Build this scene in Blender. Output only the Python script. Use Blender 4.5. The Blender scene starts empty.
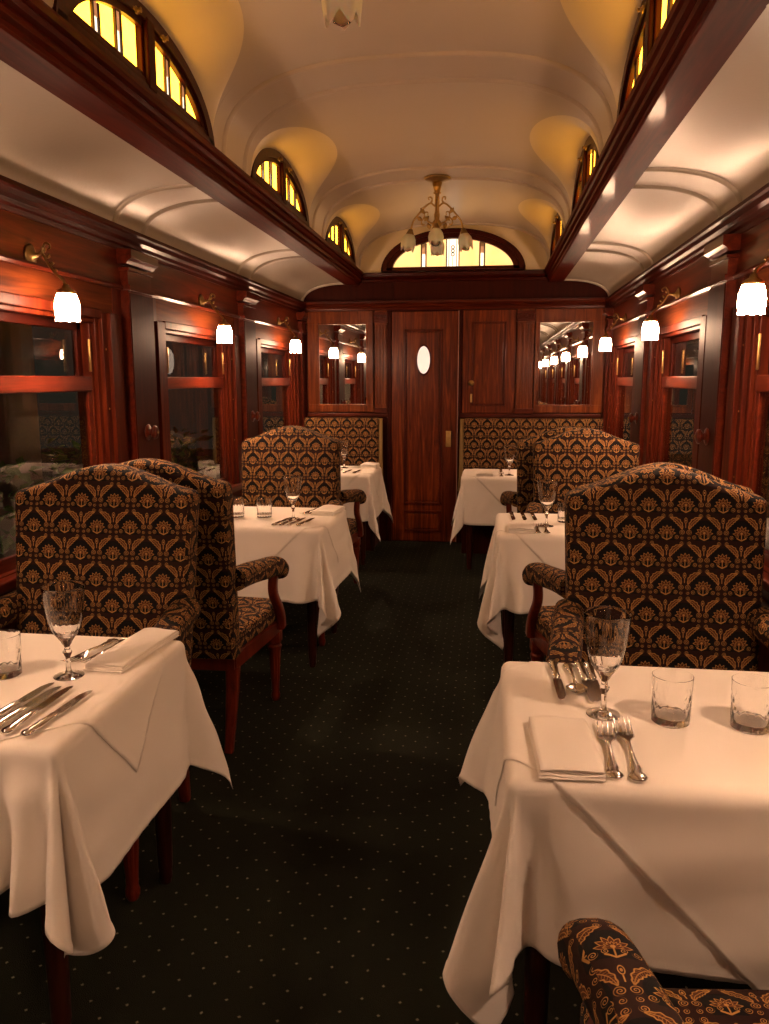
import bpy, bmesh, math, random
import numpy as np
from mathutils import Vector, Matrix
random.seed(7)
PI = math.pi
scn = bpy.context.scene
COL = scn.collection

# ------------------------------------------------------------------ node helpers
class E:
    """tiny expression wrapper round shader Math nodes"""
    def __init__(s, nt, v): s.nt = nt; s.v = v
    def _m(s, op, *a, clamp=False):
        n = s.nt.nodes.new('ShaderNodeMath'); n.operation = op; n.use_clamp = clamp
        for i, x in enumerate((s,) + a):
            x = x.v if isinstance(x, E) else x
            if isinstance(x, (int, float)): n.inputs[i].default_value = x
            else: s.nt.links.new(x, n.inputs[i])
        return E(s.nt, n.outputs[0])
    def __add__(s, o): return s._m('ADD', o)
    def __sub__(s, o): return s._m('SUBTRACT', o)
    def __mul__(s, o): return s._m('MULTIPLY', o)
    def __truediv__(s, o): return s._m('DIVIDE', o)
    def rsub(s, o): return (s * -1.0) + o
    def abs(s): return s._m('ABSOLUTE')
    def floor(s): return s._m('FLOOR')
    def fract(s): return s._m('FRACT')
    def sqrt(s): return s._m('SQRT')
    def max(s, o): return s._m('MAXIMUM', o)
    def min(s, o): return s._m('MINIMUM', o)
    def mod(s, o): return s._m('FLOORED_MODULO', o)
    def cos(s): return s._m('COSINE')
    def sin(s): return s._m('SINE')
    def atan2(s, o): return s._m('ARCTAN2', o)
    def clamp(s): return s._m('ADD', 0.0, clamp=True)
    def less(s, w, k):            # soft (s < w), edge softness 1/k
        return (s.rsub(w) * k)._m('ADD', 0.5, clamp=True)
def hyp(a, b): return (a * a + b * b).sqrt()

def new_mat(name):
    m = bpy.data.materials.new(name); m.use_nodes = True
    nt = m.node_tree; bsdf = nt.nodes['Principled BSDF']
    return m, nt, bsdf
def setin(b, **k):
    for n, v in k.items():
        n = n.replace('_', ' ')
        if n in b.inputs: b.inputs[n].default_value = v
def mixc(nt, fac, a, b, mode='MIX'):
    n = nt.nodes.new('ShaderNodeMix'); n.data_type = 'RGBA'; n.blend_type = mode
    for key, x in ((0, fac), (6, a), (7, b)):
        x = x.v if isinstance(x, E) else x
        if isinstance(x, (int, float)): n.inputs[key].default_value = x
        elif isinstance(x, (tuple, list)): n.inputs[key].default_value = (*x[:3], 1)
        else: nt.links.new(x, n.inputs[key])
    return n.outputs[2]
def coords(nt, kind='Object', scale=(1, 1, 1)):
    t = nt.nodes.new('ShaderNodeTexCoord'); m = nt.nodes.new('ShaderNodeMapping')
    m.inputs['Scale'].default_value = scale
    nt.links.new(t.outputs[kind], m.inputs['Vector']); return m.outputs[0]
def noise(nt, vec, scale, detail=3, rough=.5, dist=0):
    n = nt.nodes.new('ShaderNodeTexNoise'); n.inputs['Scale'].default_value = scale
    n.inputs['Detail'].default_value = detail; n.inputs['Roughness'].default_value = rough
    n.inputs['Distortion'].default_value = dist
    nt.links.new(vec, n.inputs['Vector']); return n.outputs['Fac']
def ramp(nt, fac, stops):
    n = nt.nodes.new('ShaderNodeValToRGB'); e = n.color_ramp.elements
    while len(e) < len(stops): e.new(.5)
    for i, (p, c) in enumerate(stops): e[i].position = p; e[i].color = (*c, 1)
    nt.links.new(fac.v if isinstance(fac, E) else fac, n.inputs[0]); return n.outputs[0]
def bump(nt, b, h, dist, strength=1.0):
    n = nt.nodes.new('ShaderNodeBump'); n.inputs['Distance'].default_value = dist; n.inputs['Strength'].default_value = strength
    nt.links.new(h.v if isinstance(h, E) else h, n.inputs['Height']); nt.links.new(n.outputs[0], b.inputs['Normal'])

def wood(name, grain='z', dark=(.018, .0020, .0007), mid=(.080, .0092, .0022), light=(.165, .026, .0048), rough=.38, coat=.10, cr=.15, spec=.15):
    m, nt, b = new_mat(name)
    sc = {'z': (14, 14, .9), 'y': (14, .9, 14), 'x': (.9, 14, 14)}[grain]
    v = coords(nt, 'Object', sc)
    n1 = noise(nt, v, 1.6, 6, .62, 1.2)
    sc2 = tuple(s * 5 for s in sc)
    n2 = noise(nt, coords(nt, 'Object', sc2), 2.0, 2, .5, .3)
    n3 = noise(nt, coords(nt, 'Object', (1, 1, 1)), 1.7, 2)
    c = ramp(nt, n1, [(.28, dark), (.5, mid), (.74, light)])
    c = mixc(nt, E(nt, n2) * .45, c, dark)
    c = mixc(nt, (E(nt, n3) - .35).clamp() * .7, c, mid)
    nt.links.new(c, b.inputs['Base Color'])
    setin(b, Roughness=rough, Coat_Weight=coat, Coat_Roughness=cr, Specular_IOR_Level=spec)
    bump(nt, b, n2, .0004, .25)
    return m

def plain(name, col, rough=.5, metal=0, **k):
    m, nt, b = new_mat(name)
    v = coords(nt, 'Object')
    n = noise(nt, v, k.pop('nscale', 30), 3)
    amt = k.pop('var', .12)
    c = mixc(nt, E(nt, n) * amt, col, tuple(x * .45 for x in col))
    nt.links.new(c, b.inputs['Base Color'])
    bd = k.pop('bump', 0)
    setin(b, Roughness=rough, Metallic=metal, **k)
    if bd: bump(nt, b, n, bd, .6)
    return m

def glass(name, col=(1, 1, 1), rough=0.0, ior=1.5):
    m, nt, b = new_mat(name)
    setin(b, Base_Color=(*col, 1), Roughness=rough, IOR=ior, Transmission_Weight=1.0)
    return m

def emit(name, col, strength, var=0):
    m, nt, b = new_mat(name)
    setin(b, Base_Color=(.8, .75, .65, 1), Roughness=.35, Emission_Color=(*col, 1), Emission_Strength=strength)
    if var:
        n = noise(nt, coords(nt, 'Object', (3, 3, 1.2)), 3.0, 2, .5, .8)
        c = mixc(nt, n, col, var); nt.links.new(c, b.inputs['Emission Color'])
    return m

def upholstery(name):
    m, nt, b = new_mat(name)
    uv = nt.nodes.new('ShaderNodeUVMap'); uv.uv_map = 'UVMap'
    sep = nt.nodes.new('ShaderNodeSeparateXYZ'); nt.links.new(uv.outputs[0], sep.inputs[0])
    u, v = E(nt, sep.outputs[0]), E(nt, sep.outputs[1])
    H, W = .090, .115
    row = (v / H).floor()
    y = v - row * H - .032
    off = row.mod(2.0) * .5
    x = (u / W + off).fract() * W - W / 2
    ax = x.abs()
    K = 1100.0
    def seg(x0, y0, x1, y1):
        dx, dy = x1 - x0, y1 - y0; L2 = dx * dx + dy * dy
        px, py = ax - x0, y - y0
        t = ((px * dx + py * dy) / L2).clamp()
        return hyp(px - t * dx, py - t * dy)
    def ring(cx, cy, r, w): return (hyp(ax - cx, y - cy) - r).abs().less(w, K)
    def spiral(cx, cy, rmax, pitch, flip=1):
        px, py = ax - cx, y - cy
        rr = hyp(px, py); ph = (py * flip).atan2(px) / (2 * PI)
        line = ((rr / pitch - ph).fract() - .5).abs().less(.17, 9.0)
        return line * rr.less(rmax, K)
    # scrolling leaf that follows the outside of the arch
    ry = y + .004
    rho = hyp(ax, ry); al = ax.atan2(ry)                 # 0 = straight up
    t = ((al - .17) / 1.26).clamp()
    w = ((t * PI).sin() * .0075) + ((al * 26.0).sin() * .0012) * (t * PI).sin()
    dr_ = (rho - .0475).abs()
    on = (t - .5).abs().less(.485, 60.0) * ry.less(.2, K)
    leaf_in = (dr_ - w).less(0.0, K) * on
    gold = (dr_ - w).abs().less(.0012, K) * on
    gold = gold.max((rho - .0475).abs().less(.0007, K) * on)
    gold = gold.max(((al * 30.0 - dr_ * 420.0).sin()).abs().less(.22, 5.0) * (dr_ - w * .72).less(0.0, K) * on * .75)
    gold = gold.max(spiral(.0478, -.0060, .0088, .0042)).max(spiral(.0112, .0490, .0068, .0036, -1))
    # palmette flower: a fan of pointed petals on a flat base
    fy = y + .010
    r = hyp(ax, fy)
    th = ax.atan2(fy)
    saw = ((th / .50 + .5).fract() - .5).abs()
    R = saw * -.0180 + .0262
    up = fy.rsub(-.003).less(0.0, K)
    flower_in = (r - R).less(0.0, K) * up
    fl = ((r - R).abs().less(.0014, K)).max((r - R * .55).abs().less(.0010, K)) * up
    petal = (saw - .5).abs().less(.05, 60.0) * (r - R).less(0.0, K) * up
    gold = gold.max(fl).max(petal).max(hyp(ax, fy - .003).less(.0038, K))
    # stem, side curls and small scrolls filling the ground
    gold = gold.max(seg(0, -.032, 0, -.012).less(.0012, K)).max(seg(.001, -.030, .0135, -.0235).less(.0018 , K))
    gold = gold.max(spiral(.0125, -.0170, .0055, .0034)).max(spiral(.0300, -.0205, .0070, .0038, -1)).max(spiral(.0465, -.0235, .0055, .0036))
    gold = gold.max(((hyp((ax - .0575) * 1.9, y - .0330) - .0085).abs()).less(.0012, K)).max(hyp((ax - .0575) * 1.6, y - .0330).less(.0035, K))
    gold = gold.max(seg(.0575, .010, .0575, .022).less(.0011, K))
    # plain black band of the arch round the flower
    arch = (rho - .0315).abs().less(.0062, 900.0) * ry.rsub(.006).less(.0, K)
    gold = gold * (arch.rsub(1.0))
    ground = mixc(nt, rho.less(.0385, 900.0), (.020, .0068, .0062), (.0038, .0032, .0046))
    c = mixc(nt, leaf_in * .8, ground, (.075, .022, .009))
    c = mixc(nt, flower_in * .8, c, (.095, .028, .009))
    w1 = noise(nt, coords(nt, 'UV', (900, 900, 1)), 1.0, 1)
    gcol = mixc(nt, w1, (.56, .315, .098), (.36, .180, .052))
    c = mixc(nt, gold * .92, c, gcol)
    nt.links.new(c, b.inputs['Base Color'])
    setin(b, Roughness=.85, Specular_IOR_Level=.2)
    bump(nt, b, gold * .8 + E(nt, w1) * .4, .0012, .5)
    return m

def carpet_mat():
    m, nt, b = new_mat('carpet')
    t = nt.nodes.new('ShaderNodeTexCoord'); sep = nt.nodes.new('ShaderNodeSeparateXYZ')
    nt.links.new(t.outputs['Object'], sep.inputs[0])
    x, y = E(nt, sep.outputs[0]), E(nt, sep.outputs[1])
    P = .094
    a = (x / P).fract() - .5; bb = (y / P).fract() - .5
    a2 = (x / P + .5).fract() - .5; b2 = (y / P + .5).fract() - .5
    d = (a.abs() + bb.abs()).min(a2.abs() + b2.abs())
    jag = noise(nt, coords(nt, 'Object'), 260, 1)
    dot = (d + (E(nt, jag) - .5) * .05).less(.046, 40.0)
    pile = noise(nt, coords(nt, 'Object'), 420, 2)
    broad = noise(nt, coords(nt, 'Object'), 2.3, 3)
    base = mixc(nt, pile, (.0035, .0050, .0022), (.013, .015, .0062))
    base = mixc(nt, E(nt, broad) * .6, base, (.005, .0055, .0028))
    c = mixc(nt, dot * .85, base, (.22, .20, .13))
    nt.links.new(c, b.inputs['Base Color'])
    setin(b, Roughness=.95, Specular_IOR_Level=.15)
    bump(nt, b, pile, .003, .7)
    return m

def cloth_mat(name, tint=(.87, .82, .76)):
    m, nt, b = new_mat(name)
    weave = noise(nt, coords(nt, 'Object', (1, 1, 1)), 700, 1)
    wr = noise(nt, coords(nt, 'Object', (1, 1, .5)), 5, 3, .5, .6)
    c = mixc(nt, E(nt, weave) * .18, tint, tuple(x * .8 for x in tint))
    nt.links.new(c, b.inputs['Base Color'])
    setin(b, Roughness=.85, Sheen_Weight=.15, Specular_IOR_Level=.2)
    bump(nt, b, E(nt, wr) * 1.0 + E(nt, weave) * .03, .008, .35)
    return m

def plaster(name, col):
    m, nt, b = new_mat(name)
    n = noise(nt, coords(nt, 'Object'), 60, 3); n2 = noise(nt, coords(nt, 'Object', (1, 1, 1)), 3.5, 2)
    c = mixc(nt, E(nt, n2) * .25, col, tuple(x * .75 for x in col))
    nt.links.new(c, b.inputs['Base Color'])
    setin(b, Roughness=.38, Coat_Weight=.15, Coat_Roughness=.3)
    bump(nt, b, n, .002, .25)
    return m

M = {}
M['wood_z'] = wood('mahogany_upright', 'z')
M['wood_y'] = wood('mahogany_lengthwise', 'y')
M['wood_x'] = wood('mahogany_crosswise', 'x')
M['fig_y'] = wood('figured_mahogany', 'y', (.036, .006, .0018), (.105, .021, .0045), (.21, .055, .0105), .5, .0, .3, .07)
M['fig_z'] = wood('figured_mahogany_upright', 'z', (.035, .0065, .002), (.16, .033, .007), (.33, .095, .020), .3)
M['rail_wood'] = wood('rosewood_rail', 'y', (.028, .0036, .0015), (.085, .0105, .0038), (.15, .025, .0075), .28)
M['dark_z'] = wood('dark_mahogany', 'z', (.022, .0022, .0009), (.038, .0040, .0012), (.055, .0068, .0018), .5, .03, .2, .08)
M['dark_y'] = wood('dark_mahogany_lengthwise', 'y', (.016, .0016, .0007), (.046, .0045, .0013), (.085, .011, .0030), .36, .05, .16, .10)
M['chair_wood'] = wood('red_mahogany', 'z', (.045, .006, .0025), (.15, .020, .0075), (.24, .040, .012), .3)
M['door_wood'] = wood('flame_mahogany', 'z', (.020, .003, .001), (.13, .021, .0045), (.34, .080, .014), .3)
M['beam'] = wood('beam_mahogany', 'y', (.032, .0026, .0009), (.085, .0075, .0019), (.140, .017, .0042), .5, .04, .08, .05)
M['casing'] = wood('casing_mahogany', 'z', (.016, .0018, .0007), (.068, .0080, .0020), (.140, .022, .0042), .5, .03, .25, .07)
M['frame_wood'] = wood('clerestory_mahogany', 'y', (.014, .002, .001), (.045, .006, .002), (.08, .013, .004), .4, .05, .2, .12)
M['table_wood'] = wood('dark_table_wood', 'z', (.008, .002, .001), (.030, .006, .003), (.055, .011, .005), .35, .2)
M['uphol'] = upholstery('damask_upholstery')
M['carpet'] = carpet_mat()
M['cloth'] = cloth_mat('white_linen')
M['napkin'] = cloth_mat('white_napkin_linen', (.88, .83, .77))
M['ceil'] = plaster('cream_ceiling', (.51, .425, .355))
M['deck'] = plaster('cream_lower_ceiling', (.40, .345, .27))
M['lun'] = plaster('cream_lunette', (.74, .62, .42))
M['brass'] = plain('aged_brass', (.55, .36, .13), .32, 1.0, nscale=60, var=.5, bump=.001)
M['brass_dark'] = plain('antique_brass', (.36, .24, .10), .38, 1.0, nscale=70, var=.5, bump=.001)
M['silver'] = plain('silver_plate', (.82, .79, .74), .16, 1.0, nscale=90, var=.25)
M['mirror'] = plain('mirror_glass', (.86, .85, .82), .015, 1.0, nscale=5, var=.03)
M['crystal'] = glass('cut_crystal', (1, 1, 1), 0.0, 1.46)
M['pane'] = glass('window_pane', (.86, .88, .84), 0.0, 1.45)
M['stain'] = emit('lit_amber_glass', (1.0, .50, .030), 4.0, (1.0, .36, .014))
M['stain_end'] = emit('lit_pale_amber_glass', (1.0, .62, .24), .62, (1.0, .42, .10))
M['stain_red'] = emit('lit_ruby_glass', (.40, .12, .05), .28)
M['stain_white'] = emit('lit_clear_glass', (1.0, .78, .55), .75)
M['lead'] = plain('lead_came', (.05, .03, .02), .5, .6)
M['oval'] = emit('frosted_painted_glow', (1.0, .80, .68), .30)  # faint emission stands in for sconce light reflected in the oval pane
M['lamp'] = emit('glowing_opal_glass', (1.0, .59, .36), 50.0)
M['bulb'] = emit('glowing_bulb', (1.0, .58, .36), 580.0)
M['frost'] = plain('frosted_unlit_glass', (.90, .78, .62), .4, 0, nscale=40, var=.2, Subsurface_Weight=.3, Transmission_Weight=.25)
M['leaf'] = plain('dark_green_leaf', (.11, .24, .04), .5, 0, nscale=25, var=.6)
M['bark'] = plain('dark_bark', (.05, .03, .02), .8)
M['stone'] = plain('weathered_grey_paint', (.30, .25, .20), .8, 0, nscale=8, var=.4)
M['ground'] = plain('dark_gravel', (.04, .035, .025), .95, 0, nscale=50, var=.6)
M['card'] = plain('white_plastic', (.75, .68, .6), .5)

# ------------------------------------------------------------------ mesh helpers
def box_uv(me):
    uvl = me.uv_layers.new(name='UVMap')
    nl = len(me.loops)
    vi = np.zeros(nl, dtype=np.int32); me.loops.foreach_get('vertex_index', vi)
    co = np.zeros(len(me.vertices) * 3); me.vertices.foreach_get('co', co); co = co.reshape(-1, 3)
    uv = np.zeros((nl, 2))
    for p in me.polygons:
        n = p.normal; a = max(range(3), key=lambda i: abs(n[i]))
        ix = (1, 2) if a == 0 else ((0, 2) if a == 1 else (0, 1))
        s = slice(p.loop_start, p.loop_start + p.loop_total)
        uv[s] = co[vi[s]][:, ix]
    uvl.data.foreach_set('uv', uv.ravel())

def link(name, bm, mats, parent=None, smooth=False, uv=False, angle=None, loc=None):
    bmesh.ops.recalc_face_normals(bm, faces=bm.faces)
    me = bpy.data.meshes.new(name); bm.to_mesh(me); bm.free()
    if not isinstance(mats, (list, tuple)): mats = [mats]
    for m in mats: me.materials.append(m)
    if smooth or angle:
        me.polygons.foreach_set('use_smooth', [True] * len(me.polygons))
        if angle: me.set_sharp_from_angle(angle=math.radians(angle))
    if uv: box_uv(me)
    o = bpy.data.objects.new(name, me); COL.objects.link(o)
    if parent: o.parent = parent
    if loc: o.location = loc
    return o

def empty(name, loc=(0, 0, 0), rz=0):
    o = bpy.data.objects.new(name, None); o.empty_display_size = .05
    COL.objects.link(o); o.location = loc; o.rotation_euler = (0, 0, rz); return o
def tag(o, label, cat, group=None):
    o['label'] = label; o['category'] = cat
    if group: o['group'] = group
    return o
def struct(o, label=None, cat=None):
    o['kind'] = 'structure'
    if label: o['label'] = label
    if cat: o['category'] = cat
    return o
def kids(o): return [c for c in COL.objects if c.parent == o]
def copy_tree(o, parent=None):
    ch = kids(o)
    c = o.copy(); COL.objects.link(c)
    if parent: c.parent = parent
    for k in ch: copy_tree(k, c)
    return c

def box(bm, x0, x1, y0, y1, z0, z1, mi=0, bev=0):
    vs = [bm.verts.new((x, y, z)) for x in (x0, x1) for y in (y0, y1) for z in (z0, z1)]
    F = [(0, 1, 3, 2), (4, 6, 7, 5), (0, 4, 5, 1), (2, 3, 7, 6), (0, 2, 6, 4), (1, 5, 7, 3)]
    fs = [bm.faces.new([vs[i] for i in f]) for f in F]
    if bev:
        es = list({e for f in fs for e in f.edges})
        r = bmesh.ops.bevel(bm, geom=es, offset=bev, segments=2, affect='EDGES', profile=.5)
        fs = list({f for v in r['verts'] for f in v.link_faces} | {f for f in fs if f.is_valid})
    for f in fs: f.material_index = mi
    return fs

def extrude_profile(bm, pts, f0, f1, mi=0, close=True):
    """pts: list of 2D; f0/f1 map a 2D point to 3D at both ends"""
    a = [bm.verts.new(f0(p)) for p in pts]; b = [bm.verts.new(f1(p)) for p in pts]
    n = len(pts); fs = []
    for i in range(n if close else n - 1):
        j = (i + 1) % n
        fs.append(bm.faces.new((a[i], a[j], b[j], b[i])))
    if close:
        fs.append(bm.faces.new(a[::-1])); fs.append(bm.faces.new(b))
    for f in fs: f.material_index = mi
    return fs

def lathe(bm, prof, n=24, mat=None, mi=0, mod=None):
    """prof: (r,z) list; mod(a,z,r,i)->r"""
    rings = []
    for i, (r, z) in enumerate(prof):
        if r < 1e-6:
            rings.append([bm.verts.new((0, 0, z))]); continue
        ring = []
        for k in range(n):
            a = 2 * PI * k / n
            rr = mod(a, z, r, i) if mod else r
            ring.append(bm.verts.new((rr * math.cos(a), rr * math.sin(a), z)))
        rings.append(ring)
    vs = [v for r in rings for v in r]
    for a, b in zip(rings, rings[1:]):
        for k in range(n):
            j = (k + 1) % n
            if len(a) == 1 and len(b) == 1: continue
            if len(a) == 1: f = bm.faces.new((a[0], b[j], b[k]))
            elif len(b) == 1: f = bm.faces.new((a[k], a[j], b[0]))
            else: f = bm.faces.new((a[k], a[j], b[j], b[k]))
            f.material_index = mi
    if mat is not None:
        for v in vs: v.co = mat @ v.co
    return vs

def catmull(pts, n):
    P = [Vector(p) for p in pts]; P = [2 * P[0] - P[1]] + P + [2 * P[-1] - P[-2]]
    out = []
    for i in range(1, len(P) - 2):
        for k in range(n):
            t = k / n
            a, b, c, d = P[i - 1], P[i], P[i + 1], P[i + 2]
            out.append(.5 * ((2 * b) + (c - a) * t + (2 * a - 5 * b + 4 * c - d) * t * t + (3 * b - a - 3 * c + d) * t ** 3))
    out.append(P[-2]); return out

def sweep(bm, path, radii, n=10, up=Vector((0, 0, 1)), mi=0, sq=2.0):
    """radii: per point (side, up) half sizes; superellipse exponent sq"""
    path = [Vector(p) for p in path]; rings = []
    for i, p in enumerate(path):
        t = (path[min(i + 1, len(path) - 1)] - path[max(i - 1, 0)]).normalized()
        s = t.cross(up)
        if s.length < 1e-4: s = t.cross(Vector((0, 1, 0)))
        s.normalize(); u = s.cross(t)
        ra, rb = radii[i] if isinstance(radii[i], (tuple, list)) else (radii[i], radii[i])
        ring = []
        for k in range(n):
            a = 2 * PI * (k + .5) / n; c, d = math.cos(a), math.sin(a)
            c2 = math.copysign(abs(c) ** (2 / sq), c); d2 = math.copysign(abs(d) ** (2 / sq), d)
            ring.append(bm.verts.new(p + s * ra * c2 + u * rb * d2))
        rings.append(ring)
    for a, b in zip(rings, rings[1:]):
        for k in range(n):
            j = (k + 1) % n
            bm.faces.new((a[k], a[j], b[j], b[k])).material_index = mi
    bm.faces.new(rings[0][::-1]).material_index = mi; bm.faces.new(rings[-1]).material_index = mi

def slab(bm, outline, T, rad, place, crown=0.0, segs=4, crown_back=0.0):
    """padded slab: outline CCW 2D points, thickness T, edge radius rad; place(p2d, t) -> 3D, t in [0,T] (0 = front)"""
    n = len(outline); P = [Vector(p) for p in outline]; N = []
    for i in range(n):
        a, b, c = P[i - 1], P[i], P[(i + 1) % n]
        d1 = (b - a).normalized(); d2 = (c - b).normalized(); d = (d1 + d2).normalized()
        N.append(Vector((-d.y, d.x)))           # inward for CCW
    cen = sum(P, Vector((0, 0))) / n
    rings = []
    def ring(ins, t): rings.append([bm.verts.new(place(p + q * ins, t)) for p, q in zip(P, N)])
    def cap(ks, t0, cr, front):
        base = [p + q * rad for p, q in zip(P, N)]
        for k in ks:
            d = cr * (1 - k * k) * (-1 if front else 1)
            rings.append([bm.verts.new(place(cen + (p - cen) * k, t0 + d)) for p in base])
    cap((.35, .6, .8, .93), 0, crown, True)
    for s in range(segs + 1):
        a = PI / 2 * s / segs; ring(rad * (1 - math.sin(a)), rad * (1 - math.cos(a)))
    for s in range(segs + 1):
        a = PI / 2 * s / segs; ring(rad * (1 - math.cos(a)), T - rad + rad * math.sin(a))
    cap((.93, .8, .6, .35), T, crown_back, False)
    for a, b in zip(rings, rings[1:]):
        for k in range(n):
            j = (k + 1) % n
            bm.faces.new((a[k], a[j], b[j], b[k]))
    bm.faces.new(rings[0]); bm.faces.new(rings[-1][::-1])

def grid(bm, fn, nu, nv, mi=0):
    vs = [[bm.verts.new(fn(i / nu, j / nv)) for j in range(nv + 1)] for i in range(nu + 1)]
    fs = []
    for i in range(nu):
        for j in range(nv):
            f = bm.faces.new((vs[i][j], vs[i + 1][j], vs[i + 1][j + 1], vs[i][j + 1])); f.material_index = mi; fs.append(f)
    return vs, fs

# ------------------------------------------------------------------ the carriage
CX = -.353; D = 7.26; Y0 = -3.2; HW = 1.38
PIL = [3.76 + 1.765 * k for k in (-3, -2, -1, 0, 1)]           # pilaster centres
WIN = [3.76 + 1.765 * (k + .5) for k in (-4, -3, -2, -1, 0, 1)]  # side window centres
CLE = [4.58 + 1.785 * k for k in (-4, -3, -2, -1, 0, 1)]          # clerestory window centres
Z_SILL, Z_RAIL0, Z_RAIL1, Z_HEAD = .80, 1.452, 1.518, 1.80
WG = .475                                                         # window half width

bm = bmesh.new(); box(bm, CX - HW - .05, CX + HW + .05, Y0 - .05, D + .05, -.05, 0)
struct(link('floor', bm, M['carpet']))

def sx(side, h):      # half coordinate -> world x ; side -1 left, +1 right
    return CX + side * h
def bxs(bm, side, h0, h1, *a, **k):
    x0, x1 = sorted((sx(side, h0), sx(side, h1))); return box(bm, x0, x1, *a, **k)

for side, nm in ((-1, 'left'), (1, 'right')):
    bm = bmesh.new()
    # mi 0 wood_z 1 wood_y 2 figured lengthwise
    bxs(bm, side, HW, HW + .10, Y0, D, 0, Z_SILL, 1)
    bxs(bm, side, HW, HW + .10, Y0, D, 1.925, 2.25, 1)
    ys = [Y0] + [y for w in WIN for y in (w - WG - .14, w + WG + .19)] + [D]
    for a, b in zip(ys[0::2], ys[1::2]):
        if b - a > .01: bxs(bm, side, HW, HW + .10, a, b, Z_SILL, 1.925, 0)
    for w in WIN:
        bxs(bm, side, HW + .004, HW + .10, w - WG - .14, w + WG + .19, Z_HEAD, 1.925, 2)
    # raised dado panels
    for w in WIN:
        bxs(bm, side, HW - .014, HW, w - .62, w + .62, .18, .70, 0, bev=.010)
    struct(link('wall_' + nm, bm, [M['wood_z'], M['wood_y'], M['fig_y']]))
    # skirting
    bm = bmesh.new(); bxs(bm, side, HW - .018, HW, Y0, D, 0, .13, bev=.006)
    struct(link('baseboard_' + nm, bm, M['dark_y']))
    # cornice
    prof = [(HW + .03, 2.10), (HW - .006, 2.10), (HW - .010, 2.118), (HW - .022, 2.124), (HW - .026, 2.140), (HW - .040, 2.152), (HW - .046, 2.172), (HW - .058, 2.178), (HW - .058, 2.194), (HW + .03, 2.200)]
    bm = bmesh.new(); extrude_profile(bm, prof, lambda p: (sx(side, p[0]), Y0, p[1]), lambda p: (sx(side, p[0]), D, p[1]))
    struct(link('trim_%d' % (1 if side < 0 else 2), bm, M['dark_y'], angle=25, smooth=True))
    # picture strip above windows and sill strip
    bm = bmesh.new()
    prof = [(HW + .01, 1.920), (HW - .012, 1.920), (HW - .020, 1.930), (HW - .014, 1.940), (HW + .01, 1.944)]
    extrude_profile(bm, prof, lambda p: (sx(side, p[0]), Y0, p[1]), lambda p: (sx(side, p[0]), D, p[1]))
    struct(link('trim_%d' % (3 if side < 0 else 4), bm, M['rail_wood'], angle=25, smooth=True))
    bm = bmesh.new(); bxs(bm, side, HW - .045, HW + .02, Y0, D, Z_SILL - .045, Z_SILL - .005, bev=.008)
    struct(link('trim_%d' % (5 if side < 0 else 6), bm, M['rail_wood']))
    # pilasters
    for k, y in enumerate(PIL + [D - .075]):
        w = .13 if k < len(PIL) else .07
        bm = bmesh.new()
        bxs(bm, side, HW - .04, HW + .01, y - w, y + w, 0, 2.01, 0)
        bxs(bm, side, HW - .046, HW - .04, y - w + .004, y + w - .004, .95, 1.905, 1)
        bxs(bm, side, HW - .052, HW, y - w - .008, y + w + .008, 1.918, 1.942, 2)      # the strip runs round it
        bxs(bm, side, HW - .050, HW, y - w - .010, y + w + .010, 2.008, 2.022, 2)
        prof = [(HW, 2.035), (HW - .045, 2.035), (HW - .055, 2.050), (HW - .072, 2.060), (HW - .072, 2.100), (HW, 2.104)]
        wd = w + .022
        extrude_profile(bm, prof, lambda p: (sx(side, p[0]), y - wd, p[1]), lambda p: (sx(side, p[0]), y + wd, p[1]), 2)
        bxs(bm, side, HW - .055, HW, y - w - .012, y + w + .012, 0, .16, 0)
        o = link('trim_%d' % (10 + k + (0 if side < 0 else 10)), bm, [M['rail_wood'], M['dark_z'], M['rail_wood']], angle=25, smooth=True)
        struct(o)

# pilaster knobs
def knob_mesh():
    bm = bmesh.new()
    lathe(bm, [(0, 0), (.030, 0), (.032, .004), (.028, .008), (.014, .011), (.012, .020), (.020, .026), (.027, .034), (.026, .043), (.016, .050), (0, .052)], 24)
    return bm
kn = None
for side in (-1, 1):
    for y in PIL[2:5] if side < 0 else PIL[3:5]:
        if y > 5.6: continue
        if y < 2: continue
        root = tag(empty('pilaster_knob', (sx(side, HW - .046), y - .01, 1.245)),
            'round turned wooden knob on the %s wall pilaster %s' % (
                'left' if side < 0 else 'right', 'nearer the camera' if y < 4 else 'nearer the end wall'), 'knob', 'turned knobs on the wall pilasters')
        root.scale = (1.25, 1.25, 1.0); root.rotation_euler = (0, PI / 2 if side < 0 else -PI / 2, 0)
        if kn is None:
            o = link('knob_body', knob_mesh(), M['rail_wood'], root, smooth=True); kn = o
            bm = bmesh.new(); lathe(bm, [(0, .052), (.006, .052), (.007, .055), (0, .058)], 12)
            cap_ = link('center_cap', bm, M['brass_dark'], root, smooth=True)
        else:
            for src in (kn, cap_):
                c = src.copy(); c.parent = root; COL.objects.link(c)

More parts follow.
